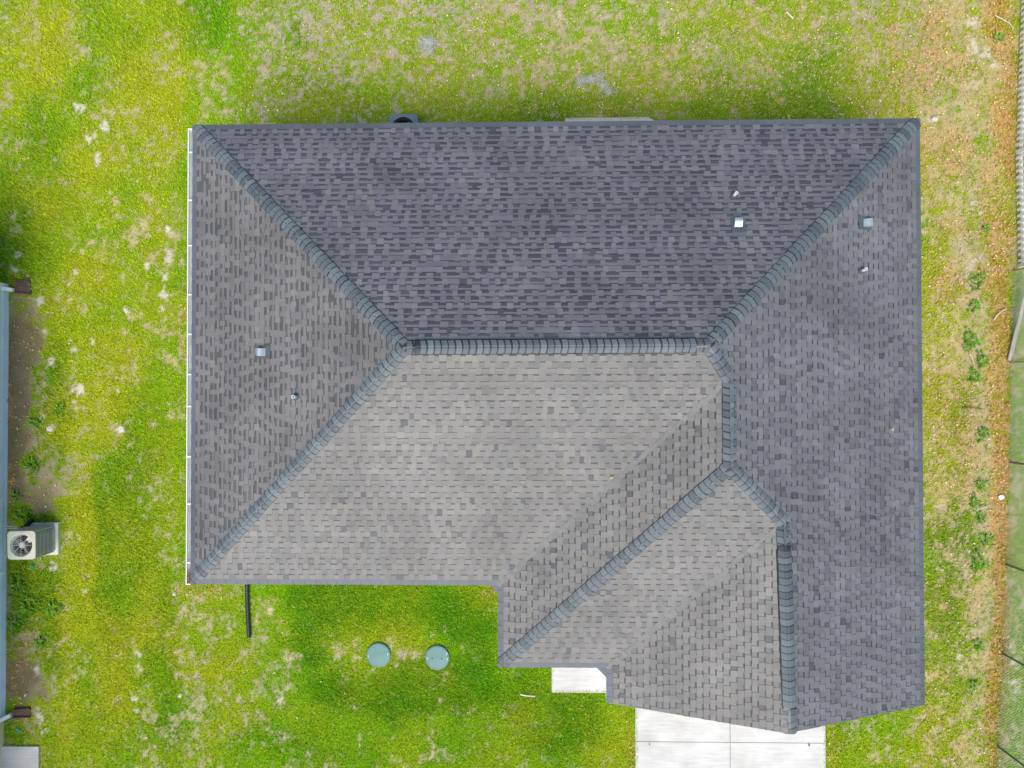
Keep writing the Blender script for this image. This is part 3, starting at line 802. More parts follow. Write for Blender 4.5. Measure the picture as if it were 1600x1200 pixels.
# ------------------------------------------------------------------ air conditioners
def rrect(h, r, n):
    pts = []
    for (cx, cy, a0) in ((h-r, h-r, 0), (-h+r, h-r, 90), (-h+r, -h+r, 180), (h-r, -h+r, 270)):
        for k in range(n):
            a = math.radians(a0 + 90*k/(n-1)); pts.append((cx+r*math.cos(a), cy+r*math.sin(a)))
    return pts
def air_con(name, label, loc, rz, hw, H, mats, pad=True):
    mtop, mside, mcoil, mshroud, mblade, mhub, mgrille = mats
    t = thing(name, label, "air conditioner", loc, rz)
    zb = .08
    if pad:
        m = MB(); m.box(-hw-.07, -hw-.07, -.02, hw+.07, hw+.07, zb, b=.012); m.build("pad", M_CONCCREAM, t)
    base = []; n = 72
    for q in range(n):
        a = 2*math.pi*q/n; ca, sa = math.cos(a), math.sin(a)
        rr = hw/((abs(ca)**9+abs(sa)**9)**(1/9)); base.append((rr*ca, rr*sa))
    def ring(scale, z, pts=base): return [(x*scale, y*scale, z) for x, y in pts]
    b = MB(); b.add(ring(1, zb+.002)+ring(1, zb+.07)+ring(.97, zb+.075), [(l*n+i, l*n+(i+1) % n, (l+1)*n+(i+1) % n, (l+1)*n+i) for l in (0, 1) for i in range(n)])
    b.build("base_pan", mside, t)
    c = MB(); c.add(ring(.955, zb+.05)+ring(.955, H-.03), [(i, (i+1) % n, n+(i+1) % n, n+i) for i in range(n)]); c.build("coil", mcoil, t)
    lv = MB()
    k = 12
    for j in range(k):
        z = zb+.10 + (H-zb-.2)*j/(k-1)
        lv.add(ring(.955, z-.012)+ring(.995, z-.010)+ring(.985, z+.010)+ring(.955, z+.004), [(l*n+i, l*n+(i+1) % n, (l+1)*n+(i+1) % n, (l+1)*n+i) for l in range(3) for i in range(n)])
    for (sx_, sy_) in ((1, 1), (-1, 1), (-1, -1), (1, -1)):
        lv.tube([(sx_*(hw-.03), sy_*(hw-.03), zb+.05), (sx_*(hw-.03), sy_*(hw-.03), H-.03)], .018, 6)
    lv.build("louvre", mside, t)
    # top with a round opening
    R_ = hw*.80
    circ = []
    for (x, y) in base:
        a = math.atan2(y, x); circ.append((math.cos(a), math.sin(a)))
    rows = [[(x*1.0, y*1.0, H-.05) for x, y in base], [(x*1.015, y*1.015, H-.012) for x, y in base], [(x*.985, y*.985, H) for x, y in base],
            [(x*R_*1.05, y*R_*1.05, H+.012) for x, y in circ], [(x*R_, y*R_, H+.006) for x, y in circ], [(x*R_*.97, y*R_*.97, H-.06) for x, y in circ]]
    tp = MB(); tp.add([q for r_ in rows[:5] for q in r_], [(l*n+i, l*n+(i+1) % n, (l+1)*n+(i+1) % n, (l+1)*n+i) for l in range(4) for i in range(n)])
    tp.build("top_panel", mtop, t)
    sh = MB(); sh.add([(x*R_*.998, y*R_*.998, H+.004) for x, y in circ]+[(x*R_*.86, y*R_*.86, H-.05) for x, y in circ]+[(x*R_*.86, y*R_*.86, H-.2) for x, y in circ], [(l*n+i, l*n+(i+1) % n, (l+1)*n+(i+1) % n, (l+1)*n+i) for l in (0, 1) for i in range(n)])
    sh.build("fan_shroud", mshroud, t)
    dk = MB(); dk.lathe([(R_*.9, H-.3), (R_*.9, H-.29)], 28); dk.build("inner_floor", M_DARKIN, t)
    for j in range(3):
        a0 = math.radians(40 + 120*j)
        bl = MB(); pts = []
        for rr in (.08, R_*.5, R_*.82):
            wdt = .10 + .32*rr
            for (s_, zz) in ((-1, -.035), (0, .0), (1, .03)):
                a = a0 + s_*wdt/max(rr, .09)*.42
                pts.append((rr*math.cos(a), rr*math.sin(a), H-.11+zz))
        bl.add(pts, [(0,1,4,3),(1,2,5,4),(3,4,7,6),(4,5,8,7)])
        bl.build("fan_blade", mblade, t, smooth=True)
    hb = MB(); hb.lathe([(.09, H-.14), (.09, H-.03), (.075, H-.018), (.01, H-.012)], 22); hb.build("fan_hub", mhub, t)
    gr = MB()
    for j in range(8):
        a = math.radians(45*j); gr.tube([(.07*math.cos(a), .07*math.sin(a), H+.004), (R_*1.01*math.cos(a), R_*1.01*math.sin(a), H+.006)], .0055, 5)
    for rr in (.22, .4, .58, .74, .88):
        gr.tube([(R_*rr*math.cos(2*math.pi*q/32), R_*rr*math.sin(2*math.pi*q/32), H+.006) for q in range(33)], .0022, 4, cap=False)
    gr.build("fan_guard", mgrille, t)
    return t
p = at(33, 852, .80)
nb = air_con("air_conditioner", "beige air conditioner with a fan top on a pad beside the pale blue wall", (p.x, p.y, 0), math.radians(1), .375, .80,
        (M_BEIGE, M_SHROUD, M_COIL, M_SHROUD, M_BLADE, M_HUB, M_SHROUD))
p = at(630, 200, .78)
air_con("air_conditioner", "slate grey air conditioner half hidden under the rear eave", (p.x, p.y, 0), math.radians(-1), .375, .78,
        (M_SLATE, M_SLATE, M_DARKIN, M_DARKIN, M_SLATE, M_DARKIN, M_DARKIN))
ln = MB()
wq = at(10, 822, .45)
for k, (dy, zz) in enumerate(((0, .5), (-.06, .42))):
    pa = at(8, 822+3*k, zz); pb = at(24, 823+3*k, zz-.03); pc = at(34+4*k, 832, .3)
    ln.tube([pa, pb, (pb+pc)/2+Vector((.03, .02, 0)), pc], .016, 6)
ln.build("refrigerant_line", M_COPPER, nb).matrix_parent_inverse = nb.matrix_basis.inverted() if False else Matrix.Identity(4)
# the line's coordinates are world ones: bring them into the unit's frame
lo_ = [o_ for o_ in nb.children if o_.name.startswith("refrigerant_line")][0]
inv = (Matrix.Translation(nb.location) @ Euler(nb.rotation_euler).to_matrix().to_4x4()).inverted()
lo_.data.transform(inv)

# black hose length lying behind the neighbour's unit
bp_ = MB(); a_ = at(30, 833, .06); b_ = at(50, 813, .08)
bp_.tube([a_, (a_*2+b_)/3+Vector((0,0,.03)), (a_+b_*2)/3+Vector((0,0,.02)), b_], .062, 10)
tag(bp_.build("drain_elbow", M_VENTBLACK, smooth=True), "short black corrugated pipe lying beside the beige air conditioner", "pipe")

# black drain pipe in front of the house
dp = MB()
q0 = at(386, 880, .06); q1 = at(386, 930, .06); q2 = at(387, 960, .06); q3 = at(389, 996, .06)
path = []
for (s_, e_) in ((q0, q1), (q1, q2), (q2, q3)):
    for k in range(24): path.append(s_ + (e_-s_)*(k/24))
path.append(q3)
dp.tube(path, [.058 if k % 2 else .052 for k in range(len(path))], 12)
pipe = dp.build("drain_pipe", M_BLACKPIPE)
tag(pipe, "long black drain pipe running out over the lawn from the front eave", "drain pipe")

# ------------------------------------------------------------------ neighbour's house
xw = at(10.5, 780, 0).x
ytop, ybot = at(10, 446, 0).y, at(8, 1124, 0).y
nh = thing("house", "pale blue sided neighbour house at the left edge of the lawn", "house", (xw, ytop, 0))
wl = MB(); hgt = 2.7; e = .15
for k in range(int(hgt/e)):
    z = k*e
    wl.add([(xw+.018, ybot, z), (xw+.018, ytop, z), (xw, ytop, z+e), (xw, ybot, z+e)], [(0,1,2,3)])
    wl.add([(xw, ybot, z), (xw, ytop, z), (xw+.018, ytop, z), (xw+.018, ybot, z)], [(0,1,2,3)])
    wl.add([(xw, ytop+.018, z), (xw-6, ytop+.018, z), (xw-6, ytop, z+e), (xw, ytop, z+e)], [(0,1,2,3)])
wl.build("siding_wall", M_SIDING, nh, world=True)
fo = MB(); fo.box(xw-6, ybot, -.1, xw+.008, ytop+.008, .012); fo.build("foundation", M_CONCGREY, nh, world=True)
cw = MB(); cw.box(xw-6, ybot-4, -.05, xw-.02, ybot-.004, 2.7); tag(cw.build("front_wall", M_CREAM, nh, world=True), "cream painted front section of the wall")
tm = MB(); tm.box(xw+.0, ytop-.09, 0, xw+.03, ytop+.03, 2.7); tm.build("corner_trim", M_WHITE, nh, world=True)
rf = MB(); rf.add([(xw-6, ybot-4.4, 5), (xw-6, ytop+.4, 5), (xw+.4, ytop+.4, 2.75), (xw+.4, ybot-4.4, 2.75)], [(0,1,2,3)])
rf.build("roof", M_FLASH, nh, world=True)
def downspout(pa, pb, s):
    m = MB()
    d = Vector((pb.x-pa.x, pb.y-pa.y, 0))
    a = math.atan2(d.y, d.x)
    M = Matrix.Translation((pa.x, pa.y, 0)) @ Matrix.Rotation(a, 4, 'Z')
    L = d.length
    for (x0, z0_, x1, z1_) in ((-.16, 2.6, -.08, .2),):
        m.box(-.16+.0, -.05, .22, -.06, .05, 2.6, M)
    pts = [(-.16, -.05, .30), (-.16, .05, .30), (L, .05, .03), (L, -.05, .03), (-.16, -.05, .42), (-.16, .05, .42), (L, .05, .12), (L, -.05, .12)]
    m.add([M @ Vector(p_) for p_ in pts], [(3,2,1,0),(4,5,6,7),(0,1,5,4),(1,2,6,5),(2,3,7,6),(3,0,4,7)])
    return m.build("downspout", M_WHITE, nh, world=True)
downspout(at(11, 452, 0), at(24, 454, 0), 1)
downspout(at(6, 1121, 0), at(21, 1115, 0), 1)
def splash(u, v, L, w0_, w1__, rz, label):
    p = at(u, v, .05)
    t = thing("splash_block", label, "splash block", (p.x, p.y, 0), rz, "splash blocks under the neighbour's downspouts")
    m = MB()
    m.add([(0,-w0_,0),(L,-w1__,0),(L,w1__,0),(0,w0_,0),(0,-w0_,.05),(L,-w1__,.03),(L,w1__,.03),(0,w0_,.05)], [(3,2,1,0),(4,5,6,7),(0,1,5,4),(1,2,6,5),(2,3,7,6),(3,0,4,7)])
    m.build("tray", M_BROWN, t)
    for s_ in (-1, 1):
        r = MB()
        r.add([(.0,s_*w0_,.045),(L,s_*w1__,.025),(L,s_*(w1__-.03),.025),(0,s_*(w0_-.03),.045),(.0,s_*w0_,.095),(L,s_*w1__,.07),(L,s_*(w1__-.03),.07),(0,s_*(w0_-.03),.095)],
              [(4,5,6,7),(0,1,5,4),(1,2,6,5),(2,3,7,6),(3,0,4,7)])
        r.build("rim", M_BROWN, t)
    return t
splash(23, 449, .43, .16, .22, math.radians(3), "brown flared splash block at the top corner of the blue wall")
splash(20, 1115, .48, .12, .13, math.radians(3), "narrow brown splash block at the corner of the cream wall")
hs = MB()
cz = .9
for k in range(4):
    rr = .30 - .018*k
    hs.tube([(xw+.06+.012*k, at(0, 732, cz).y + rr*math.cos(2*math.pi*q/28), cz-.1 + rr*1.05*math.sin(2*math.pi*q/28)) for q in range(29)], .012, 6, cap=False)
hs.tube([(xw+.08, at(0, 748, 0).y, .62), (xw+.06, at(0, 765, 0).y, .35), (xw+.03, at(0, 775, 0).y, .25)], .012, 6)
tag(hs.build("garden_hose", M_HOSE), "lime green garden hose coiled on the pale blue wall", "hose")
sp = MB(); a_ = at(8, 897, .3)
sp.tube([(xw-.01, a_.y, .3), (xw+.12, a_.y+.02, .3)], .02, 8); sp.tube([(xw+.12, a_.y+.02, .34), (xw+.14, a_.y+.02, .22)], .024, 8); sp.tube([(xw+.08, a_.y-.04, .35), (xw+.08, a_.y+.08, .35)], .01, 6)
sp.build("spigot", M_PVC, nh, world=True)
def cap(u, v, label):
    p = at(u, v, .03); m = MB(); m.lathe([(.055, -.03), (.055, .03), (.045, .04), (.03, .035), (.004, .036)], 18)
    o_ = m.build("cleanout_cap", M_TEALCAP); o_.location = (p.x, p.y, 0)
    tag(o_, label, "pipe cap", "teal cleanout caps")
cap(50, 886, "small teal cap in the soil just below the beige air conditioner")
cap(28, 1141, "small teal cap in the grass between splash block and grey slab")

# ------------------------------------------------------------------ picket fence
fa = at(1597.5, -40, .04); fb = at(1588, 232, .04); fc = at(1587, 243, .04); fd = at(1591, 413, .04)
pf = thing("picket_fence", "white picket fence at the upper right edge of the yard", "fence", (fb.x, fb.y, 0))
PH = 1.15
def seg(a, b, first):
    d = Vector((b.x-a.x, b.y-a.y, 0)); L = d.length; d.normalize()
    ang = math.atan2(d.y, d.x)
    T = Matrix.Translation((a.x, a.y, 0)) @ Matrix.Rotation(ang, 4, 'Z')
    out = 1                                       # towards +y of the local frame = away from the yard
    n = int(L/.166)
    for k in range(n):
        x = (k+.5)*L/n
        m = MB(); w = .034
        pts = [(x-w, -.011, .05), (x+w, -.011, .05), (x+w, -.011, PH-.06), (x, -.011, PH), (x-w, -.011, PH-.06)]
        pts2 = [(q[0], .011, q[2]) for q in pts]
        m.add([T @ Vector(q) for q in pts+pts2], [(0,1,2,3,4),(9,8,7,6,5)] + [(i, 5+i, 5+(i+1) % 5, (i+1) % 5) for i in range(5)])
        m.build("picket", M_VINYL, pf, world=True)
    for z in (.17, .88):
        m = MB(); m.box(0, .012, z-.045, L, .055, z+.045, T, b=.006); m.build("rail", M_VINYL, pf, world=True)
seg(fa, fb, True); seg(fc, fd, False)
for q in (Vector(((fb.x+fc.x)/2+.07, (fb.y+fc.y)/2, 0)),  fd+Vector((.07, -.03, 0)), fa + Vector((.07, .05, 0))):
    m = MB(); m.box(q.x-.05, q.y-.05, -.05, q.x+.05, q.y+.05, PH+.08, b=.006)
    m.lathe([(.085, PH+.08), (.085, PH+.10), (.01, PH+.16)], 4, Matrix.Translation((q.x, q.y, 0)) @ Matrix.Rotation(math.pi/4, 4, 'Z'))
    m.build("post", M_VINYL, pf, world=True)

# ------------------------------------------------------------------ chain link fence
posts = [(1584, 424, 1), (1578, 567, 1), (1577, 722, 0), (1572, 882, 0), (1566, 1021, 0), (1559, 1166, 0), (1552, 1330, 0)]
PP = [at(u, v, 0) for u, v, k in posts]
cl = thing("chain_link_fence", "grey chain link fence along the right boundary below the picket fence", "fence", (PP[1].x, PP[1].y, 0))
CH = 1.22
for q, (u, v, k) in zip(PP, posts):
    m = MB(); r_ = .034 if k else .028
    m.tube([(q.x, q.y, -.05), (q.x, q.y, CH+.03)], r_, 10)
    m.lathe([(r_+.008, CH+.02), (r_+.008, CH+.04), (.01, CH+.07)], 10, Matrix.Translation((q.x, q.y, 0)))
    m.build("post", M_OLIVEPOST if k else M_STEEL, cl, world=True)
m = MB(); m.tube([(q.x+.0, q.y, CH) for q in PP], .018, 8); m.build("top_rail", M_STEEL, cl, world=True)
m = MB()
for i in range(len(PP)-1):
    a, b = PP[i], PP[i+1]
    d = Vector((b.x-a.x, b.y-a.y, 0)); L = d.length; d.normalize()
    nrm = Vector((-d.y, d.x, 0)); s_ = .075; H_ = CH-.04
    for k in range(int(-H_/s_)-1, int((L+H_)/s_)+1):
        for sg_ in (1, -1):
            x0 = k*s_; x1 = x0+H_
            za, zb_ = (.02, .02+H_) if sg_ > 0 else (.02+H_, .02)
            c0_, c1_ = max(0, x0), min(L, x1)
            if c1_-c0_ < .02: continue
            f0 = (c0_-x0)/H_; f1 = (c1_-x0)/H_
            p0_ = a+d*c0_+nrm*.004*sg_; p1_ = a+d*c1_+nrm*.004*sg_
            p0_.z = za+(zb_-za)*f0; p1_.z = za+(zb_-za)*f1
            m.tube([p0_, p1_], .0024, 3, cap=False)
m.build("chain_link_mesh", M_WIRE, cl, world=True)

# grey timber leaning in the corner
a_ = at(1577, 563, .05); b_ = at(1607, 440, .30)
d = (b_-a_); L = d.length; d.normalize()
q = d.to_track_quat('X', 'Z').to_matrix().to_4x4(); q.translation = a_
m = MB(); m.box(0, -.05, -.022, L, .05, .022, q, b=.005)
tag(m.build("timber_board", M_WOODGREY), "weathered pale grey board slanting from the first chain link post", "board")

# ------------------------------------------------------------------ weeds, moss, sticks
M_LEAF = tint_mat("weed_leaf", rough=0.5, spec=0.3, grain=0.12, gscale=60, bump=0)
M_MOSS = tint_mat("grey_moss", rough=0.9, spec=0.1, grain=0.15, gscale=80, bump=0)
def weed(u, v, r, label, n=None, group="weeds along the right boundary"):
    p = at(u, v, .05); R_ = r/PXM
    rr = random.Random(int(u*7+v)); n = n or int(24 + R_*R_*950)
    vs, fs, cs = [], [], []
    for k in range(n):
        a = rr.uniform(0, 2*math.pi); d = R_*math.sqrt(rr.random())*1.0
        d *= 0.75 + .28*math.sin(3*a + u) + .22*math.sin(2*a + v)
        cx, cy = d*math.cos(a), d*math.sin(a); cz_ = .02 + .12*R_*3*(1-min(1, d/R_))*rr.random()
        la = a + rr.uniform(-.9, .9); L = rr.uniform(.05, .10); w = L*rr.uniform(.22, .36); tz = rr.uniform(-.02, .05)
        dx, dy = math.cos(la), math.sin(la)
        b_i = len(vs)
        vs += [(cx, cy, cz_), (cx+dx*L*.5-dy*w, cy+dy*L*.5+dx*w, cz_+tz*.8+.008), (cx+dx*L, cy+dy*L, cz_+tz), (cx+dx*L*.5+dy*w, cy+dy*L*.5-dx*w, cz_+tz*.8+.008)]
        fs += [(b_i, b_i+1, b_i+2), (b_i, b_i+2, b_i+3)]
        g_ = rr.uniform(.6, 1.25)
        cs += [(.12*g_, .33*g_, .012*g_)]*4
    o_ = raw_mesh("weed", np.array(vs), np.array(fs), np.array(cs), M_LEAF)
    o_.location = (p.x, p.y, 0)
    tag(o_, label, "weed", group)
for (u, v, r, lab) in [
    (1527, 440, 14, "leafy weed nearest below the end of the picket fence"), (1523, 478, 9, "small upright oval weed second below the picket fence end"),
    (1516, 532, 16, "large dark bushy weed opposite the slanting grey board"), (1535, 563, 12, "flat bright weed level with the first chain link post"),
    (1523, 588, 10, "dim small weed just below the bright flat one by the board"), (1535, 678, 11, "round weed above the second chain link post"),
    (1534, 757, 8, "small weed above the white paper scrap"), (1523, 783, 9, "weed touching the left end of the bleached stick"),
    (1534, 808, 8, "small weed just below the bleached stick"), (1540, 843, 10, "tall narrow weed between the stick and the large dark weed"),
    (1529, 877, 15, "large dark weed level with the third chain link post"), (1529, 1008, 7, "lone small weed on the pale bare strip near the bottom right"),
    (1520, 1072, 9, "lowest weed on the bare strip in the bottom right"), (1541, 358, 5, "tiny bright weed beside the picket fence"), (1560, 58, 7, "bright weed on the grey soil in the top right corner")]:
    weed(u, v, r, lab)
weed(37, 806, 14, "leafy weed behind the black pipe at the blue wall", group="weeds by the blue wall")
for (u, v, r, lab) in [(28, 915, 18, "dense weed clump right below the white spigot"), (45, 948, 20, "widest weed clump by the lower blue wall"), (84, 950, 14, "outer weed clump farthest from the lower blue wall"), (25, 975, 13, "lowest weed clump against the blue wall")]:
    weed(u, v, r, lab, group="weeds by the blue wall")

for (u, v, r, lab) in [(22, 775, 8, "small weed at the blue wall just above the leafy one"), (66, 812, 9, "weed just behind the far corner of the beige unit"), (92, 640, 11, "weed patch edging the dirt bed beside the pale sandy spot"),
                       (48, 725, 11, "weed in the middle of the dirt bed near the lime hose"), (55, 660, 10, "weed beside the angular white stone"), (62, 1005, 10, "lone weed above the lower bare dirt patch")]:
    weed(u, v, r, lab, group="weeds by the blue wall")

def moss(strokes, label):
    p = at(strokes[0][0], strokes[0][1], 0)
    m_v, m_f, m_c = [], [], []
    rr = random.Random(len(label))
    for (u, v, ru, rv, n) in strokes:
        c = at(u, v, 0) - p
        for k in range(n):
            x = c.x + rr.gauss(0, .5)*ru/PXM; y = c.y + rr.gauss(0, .5)*rv/PXM; z = rr.uniform(.03, .09)
            a = rr.uniform(0, 6.28)
            g_ = rr.uniform(.75, 1.3)
            for s_ in range(4):
                L = .035
                x2, y2, z2 = x+L*math.cos(a), y+L*math.sin(a), max(.02, z+rr.uniform(-.012, .012))
                nx_, ny_ = -math.sin(a)*.004, math.cos(a)*.004
                b_i = len(m_v)
                m_v += [(x-nx_, y-ny_, z), (x+nx_, y+ny_, z), (x2+nx_, y2+ny_, z2), (x2-nx_, y2-ny_, z2)]
                m_f += [(b_i, b_i+1, b_i+2), (b_i, b_i+2, b_i+3)]
                m_c += [(.42*g_, .43*g_, .38*g_)]*4
                x, y, z = x2, y2, z2; a += rr.uniform(-.8, .8)
    o_ = raw_mesh("moss_clump", np.array(m_v), np.array(m_f), np.array(m_c), M_MOSS)
    o_.location = p
    tag(o_, label, "moss", "fallen grey moss on the rear lawn")
moss([(671, 68, 10, 8, 150), (662, 73, 9, 8, 60), (671, 82, 4, 6, 60)], "pale upright tuft of fallen moss above the rear air conditioner")
moss([(920, 127, 16, 4, 120), (908, 130, 6, 6, 45), (935, 122, 7, 4, 45), (943, 136, 7, 6, 80), (951, 146, 7, 5, 40)], "wide bent clump of fallen moss above the patio strip")

def stick(name, pts, r, material, label, cat, z=.05):
    m_ = MB(); m_.tube([at(u, v, z+dz) for u, v, dz in pts], [r*(1-.35*k/max(1, len(pts)-1)) for k in range(len(pts))], 6)
    return tag(m_.build(name, material), label, cat)
stick("stick", [(813, 1085, 0), (822, 1087, .01), (836, 1088, 0)], .018, M_PAPER, "thin white stick on the grass left of the walkway slab", "stick")
stick("stick", [(1526, 797, 0), (1537, 793, .02), (1547, 790, .01)], .016, M_STICK, "straight bleached stick beside the white paper scrap", "stick")
stick("stick", [(1553, 500, 0), (1558, 492, .02), (1567, 485, .02), (1572, 482, 0)], .022, M_STICK, "curved beige palm stem lying near the grey board", "stick")
stick("stick", [(1503, 638, 0), (1520, 637, .01), (1536, 640, 0)], .014, M_BARKSTICK, "thin dark twig lying level across the bare strip", "stick")
stick("stick", [(1515, 553, 0), (1519, 560, .02), (1522, 569, 0)], .012, M_STICK, "short pale twig below the large bushy weed", "stick")
stick("stick", [(1229, 19, 0), (1235, 25, .02), (1240, 29, 0)], .026, M_STICK, "stubby beige wood chip on the rear lawn near the top edge", "stick")
stick("stick", [(1555, 24, 0), (1566, 30, .02), (1577, 36, .02), (1583, 44, 0)], .014, M_STICK, "curved straw coloured twig in the top right corner", "stick")
def scrap(u, v, r, z, material, name, label, cat, thick=.01):
    rr = random.Random(int(u)); p = at(u, v, z); n = 7
    ring = [(r*rr.uniform(.75, 1.15)*math.cos(2*math.pi*k/n), r*rr.uniform(.75, 1.15)*math.sin(2*math.pi*k/n), rr.uniform(0, thick)) for k in range(n)]
    m_ = MB(); m_.add([(x, y, -.02) for x, y, zz in ring]+ring+[(0, 0, thick*1.6)], [(i, (i+1) % n, n+(i+1) % n, n+i) for i in range(n)]+[(n+i, n+(i+1) % n, 2*n) for i in range(n)])
    o_ = m_.build(name, material); o_.location = p
    return tag(o_, label, cat)
scrap(1565, 777, .075, .05, M_PAPER, "paper_scrap", "white paper scrap on the brown strip by the chain link fence", "paper")
scrap(1460, 186, .10, .02, M_STONE, "stone", "pale stone just outside the upper right roof corner", "stone", .05)
for (u, v, r, lab) in [(262, 355, .07, "upper pale stone on the sandy streak beside the gutter"), (197, 485, .07, "single pale stone in the middle of the left lawn"), (190, 671, .10, "pale flat stone in the left lawn below the vent level"),
                       (78, 670, .10, "angular white stone near the weeds by the blue wall"), (281, 1087, .07, "pale stone on the lower left lawn left of the tan patch"), (273, 928, .06, "white stone just left of the lower gutter end")]:
    scrap(u, v, r, .005, M_STONE, "stone", lab, "stone", .02)

M_LITTER = tint_mat("fallen_leaf", rough=0.7, spec=0.2, grain=0.15, gscale=50, bump=0)
def leaf(u, v, z, L, a, col, label):
    p = at(u, v, z); w = L*.3
    vs = [(-L/2, 0, 0), (-L*.1, -w, .012), (L/2, 0, .004), (-L*.1, w, .012), (0, 0, -.004)]
    vs = [(x*math.cos(a)-y*math.sin(a), x*math.sin(a)+y*math.cos(a), zz) for x, y, zz in vs]
    o_ = raw_mesh("leaf", np.array(vs), np.array([(0,1,4),(1,2,4),(2,3,4),(3,0,4)]), np.array([col]*5), M_LITTER)
    o_.location = p; tag(o_, label, "leaf")
leaf(1395, 671, zpl('right', 8.0, -1.2)+.03, .10, 1.2, (.42, .32, .22), "single tan leaf lying on the right roof slope")
leaf(955, 747, zpl('front', 2.0, -1.9)+.03, .08, .5, (.50, .46, .16), "single yellowish leaf lying on the front valley")
leaf(1264, 1164, .045, .09, 2.2, (.10, .10, .08), "single dark leaf on the right half of the driveway")
leaf(1015, 1163, .045, .05, .2, (.03, .03, .03), "tiny black speck of leaf on the left half of the driveway")
dv = MB(); rr = random.Random(5)
vs, fs, cs = [], [], []
for k in range(46):
    y = hy0 + .02 + abs(rr.gauss(0, .12)); x = rr.uniform(gx0+.04, gx1-.01); z = HE - .1 + rr.uniform(0, .05)
    L = rr.uniform(.03, .07); a = rr.uniform(0, 6.28); w = L*.3; b_i = len(vs)
    for (xx, yy, zz) in ((-L/2, 0, 0), (0, -w, .01), (L/2, 0, rr.uniform(-.01, .02)), (0, w, .01)):
        vs.append((x+xx*math.cos(a)-yy*math.sin(a), y+xx*math.sin(a)+yy*math.cos(a), z+zz))
    fs += [(b_i, b_i+1, b_i+2), (b_i, b_i+2, b_i+3)]
    c_ = rr.choice(((.25, .07, .025), (.30, .13, .05), (.14, .05, .03))); cs += [c_]*4
tag(raw_mesh("gutter_leaves", np.array(vs), np.array(fs), np.array(cs), M_LITTER), "red brown leaves caught in the lower end of the gutter", "leaves", kind="stuff")

# ------------------------------------------------------------------ grass and leaf litter (uncountable)
def edge_points():
    P = []
    for (x0_, y0_, x1_, y1_, nx_, ny_, k) in ((dl_, -10.6, dl_, gd, 1, 0, 420), (dr_, -10.6, dr_, gd, -1, 0, 420), (w0.x, w0.y, w1_.x+.2, w0.y, 0, 1, 330), (w0.x, w0.y, w0.x, wb+1, 1, 0, 160), (p0.x, p0.y, p1.x, p0.y, 0, -1, 380), (n0.x, n0.y, n0.x, n0.y-1, -1, 0, 80)):
        t_ = RNG.random(k)
        P.append(np.stack([x0_+(x1_-x0_)*t_, y0_+(y1_-y0_)*t_, np.full(k, math.atan2(ny_, nx_)) + RNG.normal(0, .6, k)], 1))
    return np.concatenate(P)
def outside(X, Y):
    ok = np.ones_like(X, dtype=bool)
    e = .05
    ok &= ~((X > hx0+o-e) & (X < hx1-o+e) & (Y > hy0+o-e) & (Y < hy1-o+e))
    ok &= ~((X > wa+o-e) & (X < hx1-o+e) & (Y > wb+o-e) & (Y < hy0+o+e))
    ok &= ~((X > gc+o-e) & (X < hx1-o+e) & (Y > gd+.3) & (Y < wb+o+e))
    ok &= ~((X > dl_+.0) & (X < dr_-.0) & (Y < gd+.4))
    ok &= ~((X > w0.x) & (X < w1_.x+.3) & (Y > w0.y) & (Y < wb+1.6))
    ok &= ~((X > p0.x) & (X < p1.x+.28) & (Y > p0.y-1.6) & (Y < p0.y-.01))
    ok &= ~((X < xw+.03) & (Y < ytop+.03))
    ok &= ~((X < n0.x) & (Y < n0.y) & (Y > n0.y-2.5))
    for (u, v) in ((591, 1024), (683, 1028)):
        q = at(u, v, 0); ok &= ((X-q.x)**2 + (Y-q.y)**2) > .32**2
    q = nb.location; ok &= ~((np.abs(X-q.x) < .45) & (np.abs(Y-q.y) < .45))
    return ok
NB = 1660000
X = RNG.uniform(-17.6, 17.6, NB); Y = RNG.uniform(-14.2, 14.2, NB)
k = (RNG.random(NB) < np.clip(1.0 - np.maximum(np.abs(X)-15.2, np.abs(Y)-11.8)*.45, 0.1, 1)); X, Y = X[k], Y[k]
k = outside(X, Y); X, Y = X[k], Y[k]
U, V, dry, lushv, yel, lit, sand, soil, back, right, n1, n2, n3 = maps(X, Y)
keep = RNG.random(len(X)) < np.clip(1.0 - 0.80*dry, .05, 1)*(1-.85*np.clip(sand, 0, 1))*(1-.75*np.clip(soil*1.3, 0, 1))*(0.45+0.9*n3)
keep &= RNG.random(len(X)) > .72*dry*np.clip(soil*1.5, 0, 1)
X, Y = X[keep], Y[keep]
dry, lushv, yel, lit, soil, back, right, n2, U, V = (q[keep] for q in (dry, lushv, yel, lit, soil, back, right, n2, U, V))
n = len(X)
r0 = RNG.random(n); r1 = RNG.random(n); r2 = RNG.random(n)
bc = mixc(np.broadcast_to(C(.235, .520, .004), (n, 3)), C(.095, .335, .003), np.clip(lushv*1.1 + (r0-.5)*.5, 0, 1))
bc = mixc(bc, C(.580, .560, .020), np.clip(yel*.9 + (r1-.5)*.6, 0, 1)*.75)
bc = mixc(bc, C(.25, .38, .015), back*.5)
straw = mixc(np.broadcast_to(C(.50, .41, .19), (n, 3)), C(.42, .29, .11), r2)
bc = np.where((r2 < .02 + .50*dry + .09*back + .16*right)[:, None], straw, bc)
bc = mixc(bc, C(.42, .24, .045), np.clip(lit*1.1*right, 0, .85)*(r1 < .75))
bc = mixc(bc, C(.34, .44, .12), np.clip((U-1577)/6, 0, 1)*.6*(V > 425))
bc *= (0.62 + 0.90*RNG.random(n))[:, None]
ang = RNG.uniform(0, 2*np.pi, n)
Ln = (0.045 + 0.055*RNG.random(n))*(0.8+.45*lushv)*(1-.35*dry)
wd = 0.0055 + 0.0045*RNG.random(n)
lean = 0.45 + 0.5*RNG.random(n)
EP = edge_points(); ne = len(EP)
